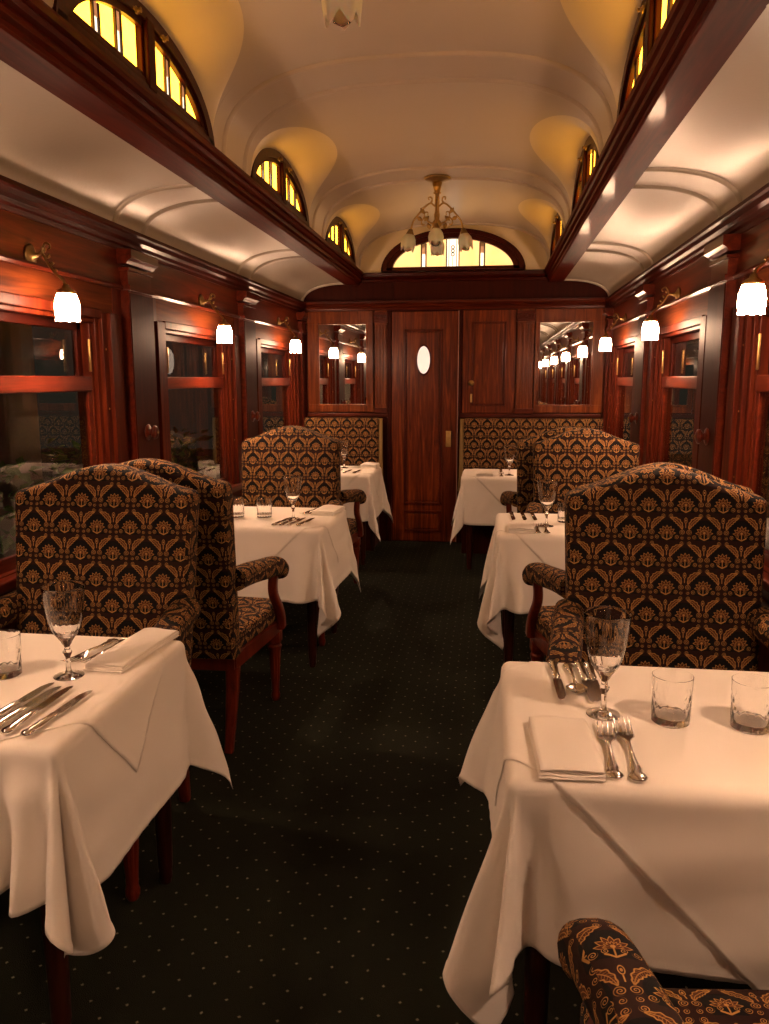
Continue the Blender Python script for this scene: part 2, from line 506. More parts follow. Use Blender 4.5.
# side windows -----------------------------------------------------
wn = 0
def side_window(side, yc, n):
    root = empty('window_%d' % n, (sx(side, HW), yc, Z_SILL)); struct(root)
    if side > 0: root.rotation_euler = (0, 0, PI)
    # local: wall plane x=0, room towards +x, y along car, z from sill
    a, b = WG, WG + .19
    zr0, zr1, zh = Z_RAIL0 - Z_SILL, Z_RAIL1 - Z_SILL, Z_HEAD - Z_SILL
    bm = bmesh.new()                                    # casing stepped mouldings on both jambs and head
    for s in (-1, 1):
        y = sorted
        for (p, q, x0, x1) in ((a + .10, b + .012, -.10, .030), (a + .055, a + .10, -.10, .012), (a + .022, a + .055, -.10, -.006), (a, a + .022, -.10, -.022)):
            y0, y1 = sorted((s * p, s * q)); box(bm, x0, x1, y0, y1, -.005, zh, bev=.004)
    box(bm, -.10, .012, -a - .055, a + .055, zh - .03, zh + .012, bev=.005)
    box(bm, -.10, -.006, -a - .02, a + .02, zh - .05, zh - .03, bev=.004)
    link('window_frame', bm, M['casing'], root)
    bm = bmesh.new()                                    # lower sash
    box(bm, -.055, -.022, -a, a, zr0 - .0, zr1, bev=.005)
    for s in (-1, 1):
        y0, y1 = sorted((s * (a - .035), s * a)); box(bm, -.055, -.026, y0, y1, 0, zr0, bev=.004)
    box(bm, -.055, -.026, -a, a, -.003, .05, bev=.004)
    sash = link('lower_sash', bm, M['rail_wood'], root)
    bm = bmesh.new(); box(bm, -.043, -.039, -a + .03, a - .03, .045, zr0 + .01); link('glass_pane', bm, M['pane'], sash)
    bm = bmesh.new()                                    # upper sash, further out
    for s in (-1, 1):
        y0, y1 = sorted((s * (a - .04), s * a)); box(bm, -.090, -.062, y0, y1, zr1 - .05, zh - .04, bev=.004)
    box(bm, -.090, -.062, -a, a, zh - .085, zh - .045, bev=.004)
    box(bm, -.090, -.062, -a, a, zr0, zr1 - .004, bev=.004)
    up = link('upper_sash', bm, M['dark_z'], root)
    bm = bmesh.new(); box(bm, -.079, -.075, -a + .03, a - .03, zr1 - .01, zh - .08); link('glass_pane', bm, M['pane'], up)
    bm = bmesh.new()                                    # brass screws and catch
    for s in (-1, 1):
        for z in (.30, zr0 - .08, zr1 + .12):
            m4 = Matrix.Translation((.013, s * (a + .075), z)) @ Matrix.Rotation(PI / 2, 4, 'Y')
            lathe(bm, [(0, 0), (.005, 0), (.004, .002), (0, .003)], 8, m4)
        box(bm, -.022, -.012, s * (a - .02) - .006, s * (a - .02) + .006, zr1 + .02, zr1 + .16, bev=.002)
    link('brass_fittings', bm, M['brass'], root, smooth=True, angle=40)
    return root
for side in (-1, 1):
    for w in WIN[1:]:
        wn += 1; side_window(side, w, wn)

# ceiling: vault with arched lunettes --------------------------------
ZB, ZT, VW, VN = 2.45, 2.845, .835, 2.75
LA, LB, LT = .62, .285, .30                                 # lunette half length, height, rise
def vault_z(h): return ZB + (ZT - ZB) * max(0, 1 - (abs(h) / VW) ** VN) ** (1 / VN)
def arch_f(dy): return math.sqrt(max(0, 1 - (dy / LA) ** 2))
def half_section(y):
    """list of (h,z) from window plane (h=VW) to the centre (h=0)"""
    dy = min((abs(y - w) for w in CLE))
    f = arch_f(dy) if dy < LA else 0
    hs = VW - LT * f ** 1.35 if f > 0 else VW
    zw, zg = ZB + LB * f, vault_z(hs)
    a = []
    for i in range(9):
        q = i / 8
        a.append((VW + (hs - VW) * q, zw + (zg - zw) * q))
    b = []
    th0 = math.acos(min(1, (hs / VW) ** (VN / 2))) if hs < VW else 0.0
    for i in range(1, 25):
        th = th0 + (PI / 2 - th0) * (i / 24)
        b.append((VW * math.cos(th) ** (2 / VN), ZB + (ZT - ZB) * math.sin(th) ** (2 / VN)))
    b[-1] = (0.0, ZT)
    return a, b
ysamp = []
for w in CLE:
    for i in range(49):
        ysamp.append(w - LA * math.cos(PI * i / 48))
for i in range(len(CLE) - 1): ysamp += [CLE[i] + LA + (1.785 - 2 * LA) * k / 6 for k in range(1, 6)]
ysamp = sorted(set([round(y, 5) for y in ysamp if Y0 < y < D] + [Y0, D]))
bm = bmesh.new(); bl = bmesh.new()
for side in (-1, 1):
    prev = prevl = None
    for y in ysamp:
        a, b = half_section(y)
        ra = [bl.verts.new((sx(side, h), y, z)) for h, z in a]
        rb = [bm.verts.new((sx(side, h), y, z)) for h, z in [a[-1]] + b]
        if prev:
            for k in range(len(rb) - 1): bm.faces.new((prev[k], prev[k + 1], rb[k + 1], rb[k]))
            for k in range(len(ra) - 1): bl.faces.new((prevl[k], prevl[k + 1], ra[k + 1], ra[k]))
        prev, prevl = rb, ra
bmesh.ops.remove_doubles(bm, verts=bm.verts, dist=1e-5)
bmesh.ops.remove_doubles(bl, verts=bl.verts, dist=1e-5)
ceil = link('ceiling', bm, M['ceil'], smooth=True); struct(ceil)
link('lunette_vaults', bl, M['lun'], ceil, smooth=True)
# lower decks
def deck_z(h):
    t = min(1, max(0, (h - .955) / (HW - .02 - .955))); return 2.185 + .175 * max(0, 1 - t ** 2.3) ** (1 / 2.3)
hs_deck = [.955 + (HW - .02 - .955) * (1 - math.cos(PI / 2 * i / 20) ** 1.0) if False else .955 + (HW - .02 - .955) * math.sin(PI / 2 * i / 20) for i in range(21)]
for side in (-1, 1):
    bm = bmesh.new()
    a = [bm.verts.new((sx(side, h), Y0, deck_z(h))) for h in [.86] + hs_deck]
    b = [bm.verts.new((sx(side, h), D, deck_z(h))) for h in [.86] + hs_deck]
    for k in range(len(a) - 1): bm.faces.new((a[k], a[k + 1], b[k + 1], b[k]))
    link('lower_deck', bm, M['deck'], ceil, smooth=True)
# ribs
def rib_strip(bm, pts, nrm, y, w=.018, h=.014):
    """half-round strip following pts (3D at y), nrm inward normals"""
    prof = [(-w, 0), (-w * .8, h * .6), (-w * .3, h), (w * .3, h), (w * .8, h * .6), (w, 0)]
    prev = None
    for p, n in zip(pts, nrm):
        r = [bm.verts.new((p[0] + n[0] * q, y + dy, p[1] + n[1] * q)) for dy, q in prof]
        if prev:
            for k in range(5): bm.faces.new((prev[k], prev[k + 1], r[k + 1], r[k]))
        prev = r
def normals(pts):
    out = []
    for i in range(len(pts)):
        a = pts[max(0, i - 1)]; b = pts[min(len(pts) - 1, i + 1)]
        t = Vector((b[0] - a[0], b[1] - a[1])).normalized(); out.append((t.y, -t.x) if t.x >= 0 else (t.y, -t.x))
    return out
rib_ys = [4.58 + 1.785 * (k + .5) + .02 + d for k in (-4, -3, -2, -1, 0) for d in (-.15, .15)] + [D - .05]
for y in rib_ys:
    bm = bmesh.new()
    th = [PI * i / 48 for i in range(49)]
    pts = []
    for t in th:
        c, s = math.cos(t), math.sin(t)
        pts.append((CX - math.copysign(VW * abs(c) ** (2 / VN), c), ZB + (ZT - ZB) * max(s, 0) ** (2 / VN)))
    rib_strip(bm, pts, normals(pts), y)
    link('ceiling_rib', bm, M['ceil'], ceil, smooth=True); bm = bmesh.new()
    for side in (-1, 1):
        hh = [.955] + hs_deck[1:]
        pts = [(sx(side, h), deck_z(h)) for h in hh]
        nn = normals(pts)
        if side < 0: nn = [(-a, -b) for a, b in nn]
        rib_strip(bm, pts, nn, y)
    link('ceiling_rib', bm, M['deck'], ceil, smooth=True)

# clerestory beams
bp = [(.968, 2.352), (.965, 2.346), (.842, 2.343), (.836, 2.349), (.838, 2.366), (.824, 2.374), (.822, 2.386), (.826, 2.396), (.812, 2.404), (.806, 2.416), (.812, 2.424), (.800, 2.430), (.796, 2.444), (.800, 2.456), (.850, 2.462), (.93, 2.46), (.968, 2.40)]
for side in (-1, 1):
    bm = bmesh.new(); extrude_profile(bm, bp, lambda p: (sx(side, p[0]), Y0, p[1]), lambda p: (sx(side, p[0]), D, p[1]))
    struct(link('trim_%d' % (7 if side < 0 else 8), bm, M['beam'], smooth=True, angle=28))

# clerestory windows: local x along the window, z up, y depth (room towards -y)
def arched(n, a, b):     # arch polyline from +a to -a
    return [(a * math.cos(PI * i / n), b * math.sin(PI * i / n)) for i in range(n + 1)]
def arch_band(bm, a0, b0, a1, b1, y0, y1, n=32, zb=0):
    o = arched(n, a0, b0); i_ = arched(n, a1, b1)
    V = [[bm.verts.new((p[0], y, p[1] + zb)) for p in q] for q in (o, i_) for y in (y0, y1)]
    o0, o1, i0, i1 = V
    for k in range(n):
        bm.faces.new((o0[k], o0[k + 1], o1[k + 1], o1[k])); bm.faces.new((i0[k], i1[k], i1[k + 1], i0[k + 1]))
        bm.faces.new((o0[k], i0[k], i0[k + 1], o0[k + 1])); bm.faces.new((o1[k], o1[k + 1], i1[k + 1], i1[k]))
    for k in (0, n): bm.faces.new((o0[k], o1[k], i1[k], i0[k]))
def arch_poly(bm, x0, x1, a, b, y0, y1, zb, n=12, mi=0):
    """pane: between x0..x1, from zb up to arch (a,b), thickness y0..y1"""
    top = [(x0 + (x1 - x0) * i / n) for i in range(n + 1)]
    pts = [(x0, zb)] + [(x1, zb)] + [(x, max(zb + .001, b * math.sqrt(max(0, 1 - (x / a) ** 2)))) for x in top[::-1]]
    A = [bm.verts.new((p[0], y0, p[1])) for p in pts]; B = [bm.verts.new((p[0], y1, p[1])) for p in pts]
    m = len(pts)
    fs = [bm.faces.new(A), bm.faces.new(B[::-1])]
    for k in range(m): fs.append(bm.faces.new((A[k], B[k], B[(k + 1) % m], A[(k + 1) % m])))
    for f in fs: f.material_index = mi
def cler_window(side, yc, n):
    root = empty('window_%d' % n, (sx(side, VW), yc, ZB + .005), PI / 2 if side < 0 else -PI / 2); struct(root)
    bm = bmesh.new()
    arch_band(bm, LA + .005, LB + .002, LA - .055, LB - .042, -.012, .03)
    arch_band(bm, LA - .055, LB - .042, LA - .085, LB - .066, .000, .03)
    box(bm, -LA + .004, LA - .004, -.012, .03, .0, .040, bev=.004)
    box(bm, -LA + .03, LA - .03, -.004, .03, .040, .062, bev=.003)
    box(bm, -LA + .05, LA - .05, .004, .03, .062, .078, bev=.003)
    link('window_frame', bm, M['frame_wood'], root, smooth=True, angle=30)
    bm = bmesh.new(); box(bm, -.032, .032, -.016, .03, .03, LB - .03, bev=.005)
    box(bm, -.046, .046, .0, .028, .03, LB - .05, bev=.004)
    link('mullion', bm, M['dark_z'], root)
    for s in (-1, 1):
        # inner light of three panes split by patterned strips
        x0, x1 = .056, LA - .098
        a2, b2 = LA - .080, LB - .060
        cuts = [x0, x0 + .120, x0 + .158, x0 + .270, x0 + .308, x1]
        bm = bmesh.new()
        for k in (0, 2, 4):
            p, q = sorted((s * cuts[k], s * cuts[k + 1])); arch_poly(bm, p, q, a2, b2, .018, .022, .072)
        link('stained_glass', bm, M['stain'], root)
        bm = bmesh.new()
        for k in (1, 3):
            p, q = s * cuts[k], s * cuts[k + 1]; m = (p + q) / 2
            h = max(.12, b2 * math.sqrt(max(0, 1 - (m / a2) ** 2)))
            for e in (p, q): box(bm, e - .005, e + .005, .010, .026, .070, h - .004, 0)
            box(bm, m - .013, m + .013, .016, .022, .070, .070 + (h - .07) * .55, 1)
            box(bm, m - .015, m + .015, .014, .023, .070 + (h - .07) * .55, h - .004, 2)
        link('patterned_strips', bm, [M['lead'], M['stain_white'], M['stain_red']], root)
        bm = bmesh.new()
        sp = Matrix.Translation((s * .11, -.012, LB - .045)) @ Matrix.Rotation(PI / 2, 4, 'X')
        lathe(bm, [(0, 0), (.012, 0), (.013, .003), (.008, .006), (.006, .014), (.009, .018), (0, .022)], 12, sp)
        box(bm, s * .11 - .022, s * .11 + .022, -.016, -.010, LB - .050, LB - .040, bev=.002)
        link('window_catch', bm, M['brass_dark'], root, smooth=True, angle=40)
    return root
for side in (-1, 1):
    for w in CLE[2:]:
        wn += 1; cler_window(side, w, wn)

# end wall ------------------------------------------------------------
bm = bmesh.new()
ZE = 2.40
OP = (-.66, .52)
box(bm, CX - HW, CX + HW, D, D + .08, 0, 2.44, 0)
# lunette wall above (cream) with arched opening filled by window: build as arch-shaped fill
n = 48
pv = [(CX + VW * math.copysign(abs(math.cos(PI * i / n)) ** (2 / VN), math.cos(PI * i / n)), ZB + (ZT + .01 - ZB) * math.sin(PI * i / n) ** (2 / VN) if 0 < i < n else ZB) for i in range(n + 1)]
f = bm.faces.new([bm.verts.new((x, D + .001, z)) for x, z in pv]); f.material_index = 1
for side in (-1, 1):
    pts = [(sx(side, .90), 2.14)] + [(sx(side, HW), 2.14)] + [(sx(side, h), deck_z(h) + .01) for h in hs_deck[::-1]] + [(sx(side, .90), 2.37)]
    f = bm.faces.new([bm.verts.new((x, D - .002, z)) for x, z in pts]); f.material_index = 0
struct(link('wall_end', bm, [M['dark_z'], M['lun']]))
bm = bmesh.new(); box(bm, CX - HW - .1, CX + HW + .1, Y0 - .08, Y0, 0, 2.9)
struct(link('wall_rear', bm, M['deck']))  # unseen wall, given the cream finish to bounce fill light forward
# mouldings across the end wall
bm = bmesh.new()
prof = [(0, 2.365), (-.018, 2.368), (-.024, 2.385), (-.014, 2.395), (-.036, 2.412), (-.040, 2.440), (0, 2.452)]
extrude_profile(bm, prof, lambda p: (CX - .815, D + p[0], p[1]), lambda p: (CX + .815, D + p[0], p[1]))
struct(link('trim_30', bm, M['dark_y'], smooth=True, angle=28))
bm = bmesh.new()
prof = [(0, 2.118), (-.014, 2.12), (-.020, 2.138), (-.036, 2.150), (-.030, 2.165), (-.050, 2.180), (-.050, 2.200), (0, 2.206)]
extrude_profile(bm, prof, lambda p: (CX - HW + .05, D + p[0], p[1]), lambda p: (CX + HW - .05, D + p[0], p[1]))
struct(link('trim_31', bm, M['wood_x'], smooth=True, angle=28))
bm = bmesh.new()
for x in (-.885, .245): box(bm, x - .004, x + .004, D - .008, D, 2.206, 2.365)
struct(link('trim_32', bm, M['dark_z']))
# fluted end pilasters with rosette blocks
for k, (x0, x1) in enumerate(((-1.05, -.935), (.225, .375))):
    bm = bmesh.new(); box(bm, x0, x1, D - .03, D, 1.22, 2.118, 0, bev=.004)
    w = (x1 - x0)
    for j in range(4):
        c = x0 + w * (j + .5) / 4
        box(bm, c - w * .07, c + w * .07, D - .038, D - .03, 1.28, 1.99, 0, bev=.003)
    box(bm, x0 - .008, x1 + .008, D - .045, D, 2.01, 2.10, 1, bev=.005)
    for j in range(3):
        c = x0 + w * (j + .5) / 3
        lathe(bm, [(0, 0), (w * .15, 0), (w * .13, .006), (w * .07, .004), (w * .06, .010), (0, .012)], 12, Matrix.Translation((c, D - .045, 2.055)) @ Matrix.Rotation(PI / 2, 4, 'X'), 1)
    box(bm, x0 - .008, x1 + .008, D - .045, D, 1.20, 1.245, 1, bev=.005)
    struct(link('trim_%d' % (33 + k), bm, [M['fig_z'], M['wood_x']]))
# dado rail over the benches
bm = bmesh.new(); box(bm, CX - HW + .05, -.92, D - .03, D, 1.165, 1.20, bev=.006); box(bm, -.27, CX + HW - .05, D - .03, D, 1.165, 1.20, bev=.006)
struct(link('trim_35', bm, M['wood_x']))

# door
bm = bmesh.new()
door = empty('door_1', (-.595, D, 0)); struct(door)
box(bm, -.300, .300, -.022, 0, .01, 2.105, 0, bev=.003)
link('door_slab', bm, M['door_wood'], door)
def panel_frame(bm, x0, x1, z0, z1, y, w=.022, h=.012):
    for a in ((x0, x1, z0, z0 + w), (x0, x1, z1 - w, z1), (x0, x0 + w, z0, z1), (x1 - w, x1, z0, z1)):
        box(bm, a[0], a[1], y - h, y, a[2], a[3], bev=.004)
bm = bmesh.new(); panel_frame(bm, -.185, .165, .36, 1.95, -.022); panel_frame(bm, -.185, .165, .10, .30, -.022)
link('panel_moulding', bm, M['wood_z'], door)
bm = bmesh.new(); box(bm, -.155, .135, -.028, -.022, .39, 1.92, bev=.004); box(bm, -.155, .135, -.028, -.022, .13, .27, bev=.004)
link('door_panel', bm, M['door_wood'], door)
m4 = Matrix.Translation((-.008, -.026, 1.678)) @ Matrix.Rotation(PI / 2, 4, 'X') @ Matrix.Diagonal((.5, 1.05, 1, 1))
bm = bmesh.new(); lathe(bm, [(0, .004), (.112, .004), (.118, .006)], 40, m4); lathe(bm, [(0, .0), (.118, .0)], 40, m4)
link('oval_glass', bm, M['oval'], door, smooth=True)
bm = bmesh.new(); lathe(bm, [(.116, 0), (.116, .010), (.126, .012), (.134, .004), (.134, 0)], 40, m4); link('oval_bead', bm, M['wood_z'], door, smooth=True)
bm = bmesh.new(); box(bm, .200, .246, -.026, -.022, .895, 1.04, bev=.0015)
lathe(bm, [(0, 0), (.013, 0), (.013, .003), (.008, .005), (.007, .012), (0, .013)], 16, Matrix.Translation((.223, -.026, .995)) @ Matrix.Rotation(PI / 2, 4, 'X'))
lathe(bm, [(0, 0), (.012, 0), (.012, .003), (0, .004)], 16, Matrix.Translation((.223, -.026, .94)) @ Matrix.Rotation(PI / 2, 4, 'X'))
sweep(bm, catmull([(.205, -.030, 1.012), (.215, -.034, 1.022), (.235, -.034, 1.0), (.228, -.032, .975), (.24, -.030, .96)], 4), [.004] * 17, 6)
link('lock_plate', bm, M['brass'], door, smooth=True, angle=30)
# door jambs
bm = bmesh.new(); box(bm, -.935, -.897, D - .03, D, 0, 2.115, bev=.004); box(bm, -.287, -.262, D - .02, D, 0, 2.115, bev=.004)
struct(link('trim_36', bm, M['dark_z']))
bm = bmesh.new(); box(bm, -.2945, -.2875, D - .034, D - .001, .01, 2.11, bev=.002)
struct(link('trim_37', bm, plain('pale_pink_edge', (.42, .22, .17), .5)))  # thin pale pink strip along the door edge
# second panel door with knob
d2 = empty('door_2', (-.02, D, 0)); struct(d2)
bm = bmesh.new(); box(bm, -.232, .235, -.016, 0, 1.205, 2.112, bev=.003); link('door_slab', bm, M['door_wood'], d2)
bm = bmesh.new(); panel_frame(bm, -.155, .150, 1.27, 2.01, -.016, .018, .010); link('panel_moulding', bm, M['wood_z'], d2)
bm = bmesh.new(); box(bm, -.13, .125, -.020, -.016, 1.295, 1.985, bev=.003); link('door_panel', bm, M['door_wood'], d2)
bm = bmesh.new(); lathe(bm, [(0, 0), (.024, 0), (.024, .004), (.010, .008), (.010, .022), (.022, .030), (.026, .040), (.018, .050), (0, .053)], 20, Matrix.Translation((-.150, -.026, 1.472)) @ Matrix.Rotation(PI / 2, 4, 'X'))
link('door_knob', bm, M['brass'], d2, smooth=True)
bm = bmesh.new(); box(bm, -.160, -.140, -.030, -.026, 1.30, 1.375, bev=.002); box(bm, -.153, -.147, -.032, -.03, 1.325, 1.345)
link('keyhole_plate', bm, M['brass'], d2)

# mirrors on the end wall
def mirror(x0, x1, fx0, fx1, label):
    r = tag(empty('wall_mirror', ((x0 + x1) / 2, D, 1.20)), label, 'mirror', 'framed mirrors on the end wall')
    c = (x0 + x1) / 2
    bm = bmesh.new()
    z0, z1, g0, g1 = .01, .915, .078, .80
    a, b = x0 - c, x1 - c; A, B = fx0 - c, fx1 - c
    for q in ((A, B, g1, z1), (A, B, z0, g0), (A, a, g0, g1), (b, B, g0, g1)): box(bm, q[0], q[1], -.022, 0, q[2], q[3], bev=.003)
    for q in ((a - .012, b + .012, g1 - .002, g1 + .012), (a - .012, b + .012, g0 - .012, g0 + .002), (a - .012, a + .002, g0, g1), (b - .002, b + .012, g0, g1)): box(bm, q[0], q[1], -.028, -.01, q[2], q[3], bev=.003)
    link('mirror_frame', bm, M['fig_z'], r)
    bm = bmesh.new(); box(bm, a, b, -.012, -.004, g0, g1); link('mirror_glass', bm, M['mirror'], r)
mirror(-1.568, -1.127, -1.672, -1.066, 'tall framed mirror on end wall reflecting dark windows, left of the panelled door')
mirror(.422, .882, .385, .985, 'tall framed mirror on end wall reflecting a row of glowing lamps')

# end lunette window
r = empty('window_%d' % (wn + 1), (CX, D - .001, 2.452)); struct(r); wn += 1
EA, EB = .635, .355
bm = bmesh.new(); arch_band(bm, EA, EB, EA - .10, EB - .085, -.05, 0, 40); arch_band(bm, EA - .02, EB - .015, EA - .05, EB - .04, -.064, -.04, 40)
box(bm, -EA, EA, -.05, 0, 0, .035, bev=.005)
link('window_frame', bm, M['dark_y'], r, smooth=True, angle=30)
a2, b2 = EA - .10, EB - .085
bm = bmesh.new()
for x0, x1 in ((-a2 + .01, -.278), (-.236, -.055), (.055, .236), (.278, a2 - .01)): arch_poly(bm, x0, x1, a2, b2, -.010, -.006, .03)
link('stained_glass', bm, M['stain_end'], r)
bm = bmesh.new()
for m, w in ((-.257, .021), (.257, .021), (0, .055)):
    h = b2 * math.sqrt(1 - (m / a2) ** 2)
    for e in (-w, w): box(bm, m + e - .005, m + e + .005, -.018, -.002, .03, h, 0)
    if w < .03:
        box(bm, m - .013, m + .013, -.011, -.005, .03, h * .62, 1); box(bm, m - .015, m + .015, -.014, -.004, h * .62, h * .86, 2)
    else:
        box(bm, m - w, m + w, -.010, -.005, .03, h - .002, 1)
        for e in (-.034, .034): box(bm, m + e - .003, m + e + .003, -.014, -.004, .03, h - .004, 0)
        for zz in (.17, .20, .14): lathe(bm, [(.010, 0), (.017, 0), (.017, .005), (.010, .005)], 14, Matrix.Translation((m, -.010, zz)) @ Matrix.Rotation(PI / 2, 4, 'X'), 0)
        box(bm, m - .003, m + .003, -.014, -.004, .04, .13, 2)
link('patterned_strips', bm, [M['lead'], M['stain_white'], M['stain_red']], r)

# ------------------------------------------------------------------ sconces
def make_sconce():
    r = empty('wall_sconce')
    # local: wall plane x=0, room +x, plate centre at z=0
    RY = Matrix.Rotation(PI / 2, 4, 'Y')
    bm = bmesh.new()
    def pm(a, z, rr, i): return rr * (1 + (.10 * abs(math.cos(4 * a)) if 1 <= i <= 3 else 0))
    lathe(bm, [(0, 0), (.040, 0), (.043, .006), (.034, .012), (.028, .010), (.022, .018), (.012, .022), (.010, .034), (0, .036)], 32, RY, 0, pm)
    link('backplate', bm, M['brass_dark'], r, smooth=True)
    bm = bmesh.new()
    path = catmull([(.025, 0, 0), (.060, -.004, .004), (.085, -.012, -.035), (.118, -.016, -.075), (.148, -.012, -.105), (.158, -.010, -.128)], 6)
    sweep(bm, path, [.0075 - .002 * math.sin(PI * i / (len(path) - 1)) for i in range(len(path))], 8)
    path = catmull([(.058, -.004, .0), (.066, -.006, .030), (.080, -.010, .046), (.098, -.012, .040), (.100, -.012, .026), (.091, -.012, .024)], 6)
    sweep(bm, path, [.007 * (1 - .55 * i / (len(path) - 1)) for i in range(len(path))], 8)
    for t in range(4):
        c = Vector((.075 + .014 * t, -.010, .02 - .028 * t)); a = .7 * t
        lathe(bm, [(0, -.013), (.007, -.004), (.008, .003), (0, .013)], 8, Matrix.Translation(c) @ Matrix.Rotation(a, 4, 'Y'))
    link('scroll_arm', bm, M['brass_dark'], r, smooth=True)
    bm = bmesh.new()
    T = Matrix.Translation((.158, -.010, 0))
    lathe(bm, [(0, -.120), (.012, -.120), (.016, -.134), (.030, -.142), (.040, -.150), (.041, -.160), (.036, -.161), (.034, -.152), (0, -.150)], 24, T)
    link('shade_holder', bm, M['brass'], r, smooth=True)
    bm = bmesh.new()
    def sm(a, z, rr, i):
        return rr * (1 + .03 * math.cos(8 * a) * min(1, max(0, (-.21 - z) / .05)))
    pr = [(.036, -.157), (.041, -.168), (.048, -.190), (.051, -.215), (.050, -.240), (.047, -.258), (.050, -.268)]
    pr = pr + [(x - .003, z) for x, z in pr[::-1]]
    lathe(bm, pr + [pr[0]], 32, T, 0, sm)
    for v in bm.verts:
        if v.co.z < -.262:
            a = math.atan2(v.co.y + .010, v.co.x - .158); v.co.z += .003 * math.cos(8 * a)
    link('glass_shade', bm, M['lamp'], r, smooth=True)
    bm = bmesh.new(); lathe(bm, [(0, -.150), (.012, -.155), (.012, -.180), (.020, -.200), (.026, -.222), (.020, -.243), (0, -.250)], 16, T)
    link('bulb', bm, M['bulb'], r, smooth=True)
    return r
sc0 = make_sconce(); first = True
where = {2: 'in the window bay nearest the camera', 3: 'above the middle window', 4: 'above the window next to the end wall'}
for side in (-1, 1):
    for k, w in enumerate(WIN):
        o = sc0 if first else copy_tree(sc0); first = False
        o.location = (sx(side, HW), w + (.012 if (side < 0 and k == 3) else .048), 1.965); o.scale = (.9, .9, .9); o.rotation_euler = (0, 0, 0 if side < 0 else PI)
        wl = 'left' if side < 0 else 'right'
        lab = {1: 'lit brass sconce on the %s wall beside the camera position', 2: 'lit brass wall sconce in the bay nearest the camera on the %s wall',
               3: 'lit brass wall sconce above the middle window of the %s wall', 4: 'lit brass wall sconce next to the end wall on the %s wall'}
        lab[5] = lab[4]
        lab[4] = lab[3]; lab[3] = lab[2]; lab[2] = lab[1]
        lab[1] = 'lit brass wall sconce just behind the camera on the %s wall'; lab[0] = 'added brass fill-light sconce far behind the camera beside the rear wall on the %s side'  # rearmost pair is added out of view as fill light for the near cloths
        tag(o, lab[k] % wl, 'wall lamp', 'lit sconces along the side walls')
        if k == 1 or k == 0: pass

# ------------------------------------------------------------------ chandeliers
def make_chandelier():
    r = empty('chandelier')      # origin at ceiling, hanging to -z
    bm = bmesh.new()
    lathe(bm, [(0, 0), (.088, 0), (.092, -.006), (.080, -.014), (.050, -.020), (.034, -.026), (.026, -.034), (0, -.034)], 32); link('ceiling_rose', bm, M['brass_dark'], r, smooth=True)
    bm = bmesh.new()
    def fm(a, z, rr, i): return rr * (1 + .12 * math.cos(8 * a)) if i in (1, 2) else rr
    lathe(bm, [(0, -.030), (.030, -.030), (.022, -.075), (.018, -.092), (.026, -.096), (.026, -.104), (.016, -.108), (.015, -.22), (.020, -.24), (.016, -.27), (.028, -.285), (.034, -.305), (.022, -.32), (.010, -.335), (0, -.345)], 24, None, 0, fm)
    link('stem', bm, M['brass'], r, smooth=True)
    for k in range(4):
        R = Matrix.Rotation(PI / 2 * k, 4, 'Z')
        bm = bmesh.new()
        p = catmull([(.014, 0, -.185), (.045, 0, -.165), (.085, 0, -.190), (.125, 0, -.235), (.158, 0, -.275), (.172, 0, -.315), (.176, 0, -.335)], 6)
        sweep(bm, p, [.0065] * len(p), 8)
        p = catmull([(.046, 0, -.168), (.034, 0, -.148), (.038, 0, -.128), (.054, 0, -.124), (.058, 0, -.138), (.050, 0, -.142)], 5)
        sweep(bm, p, [.006 - .003 * i / len(p) for i in range(len(p))], 8)
        p = catmull([(.016, 0, -.300), (.055, 0, -.285), (.085, 0, -.250), (.080, 0, -.222), (.062, 0, -.225), (.064, 0, -.243)], 5)
        sweep(bm, p, [.0058 - .0025 * i / len(p) for i in range(len(p))], 8)
        p = catmull([(.085, 0, -.255), (.105, 0, -.280), (.098, 0, -.305), (.084, 0, -.300)], 5)
        sweep(bm, p, [.005] * len(p), 8)
        for (x, z, a) in ((.100, -.212, .6), (.070, -.262, -.8), (.055, -.31, .3), (.120, -.262, 1.0)):
            lathe(bm, [(0, -.02), (.008, -.006), (.009, .002), (0, .018)], 8, Matrix.Translation((x, 0, z)) @ Matrix.Rotation(a, 4, 'Y') @ Matrix.Diagonal((1.6, .9, 1.35, 1)))
        for v in bm.verts: v.co = R @ v.co
        arm = link('scroll_arm', bm, M['brass'], r, smooth=True)
        bm = bmesh.new(); T = R @ Matrix.Translation((.178, 0, -.335)) @ Matrix.Rotation(-.16, 4, 'Y')
        lathe(bm, [(0, .004), (.014, .004), (.018, -.010), (.024, -.020), (.028, -.030), (.020, -.032), (0, -.032)], 20, T); link('shade_holder', bm, M['brass_dark'], arm, smooth=True)
        bm = bmesh.new()
        def tm(a, z, rr, i): return rr * (1 + .07 * math.cos(5 * a) * min(1, max(0, (-.03 - z) / .05)))
        pr = [(.020, -.026), (.032, -.036), (.045, -.058), (.050, -.085), (.046, -.112), (.043, -.128)]
        pr = pr + [(x - .003, z) for x, z in pr[::-1]]
        lathe(bm, pr + [pr[0]], 30, None, 0, tm)
        for v in bm.verts:
            if v.co.z < -.10:
                a = math.atan2(v.co.y, v.co.x); v.co.z -= .014 * math.cos(5 * a) * (-.10 - v.co.z) / .028
            v.co = T @ v.co
        link('tulip_shade', bm, M['frost'], arm, smooth=True)
        bm = bmesh.new(); lathe(bm, [(0, -.03), (.012, -.034), (.012, -.06), (.022, -.085), (.028, -.112), (.022, -.135), (0, -.145)], 14, T); link('bulb', bm, M['crystal'], arm, smooth=True)
    return r
ch = make_chandelier()
ch.location = (-.383, 5.60, ZT - .002); ch.rotation_euler = (0, 0, .04)
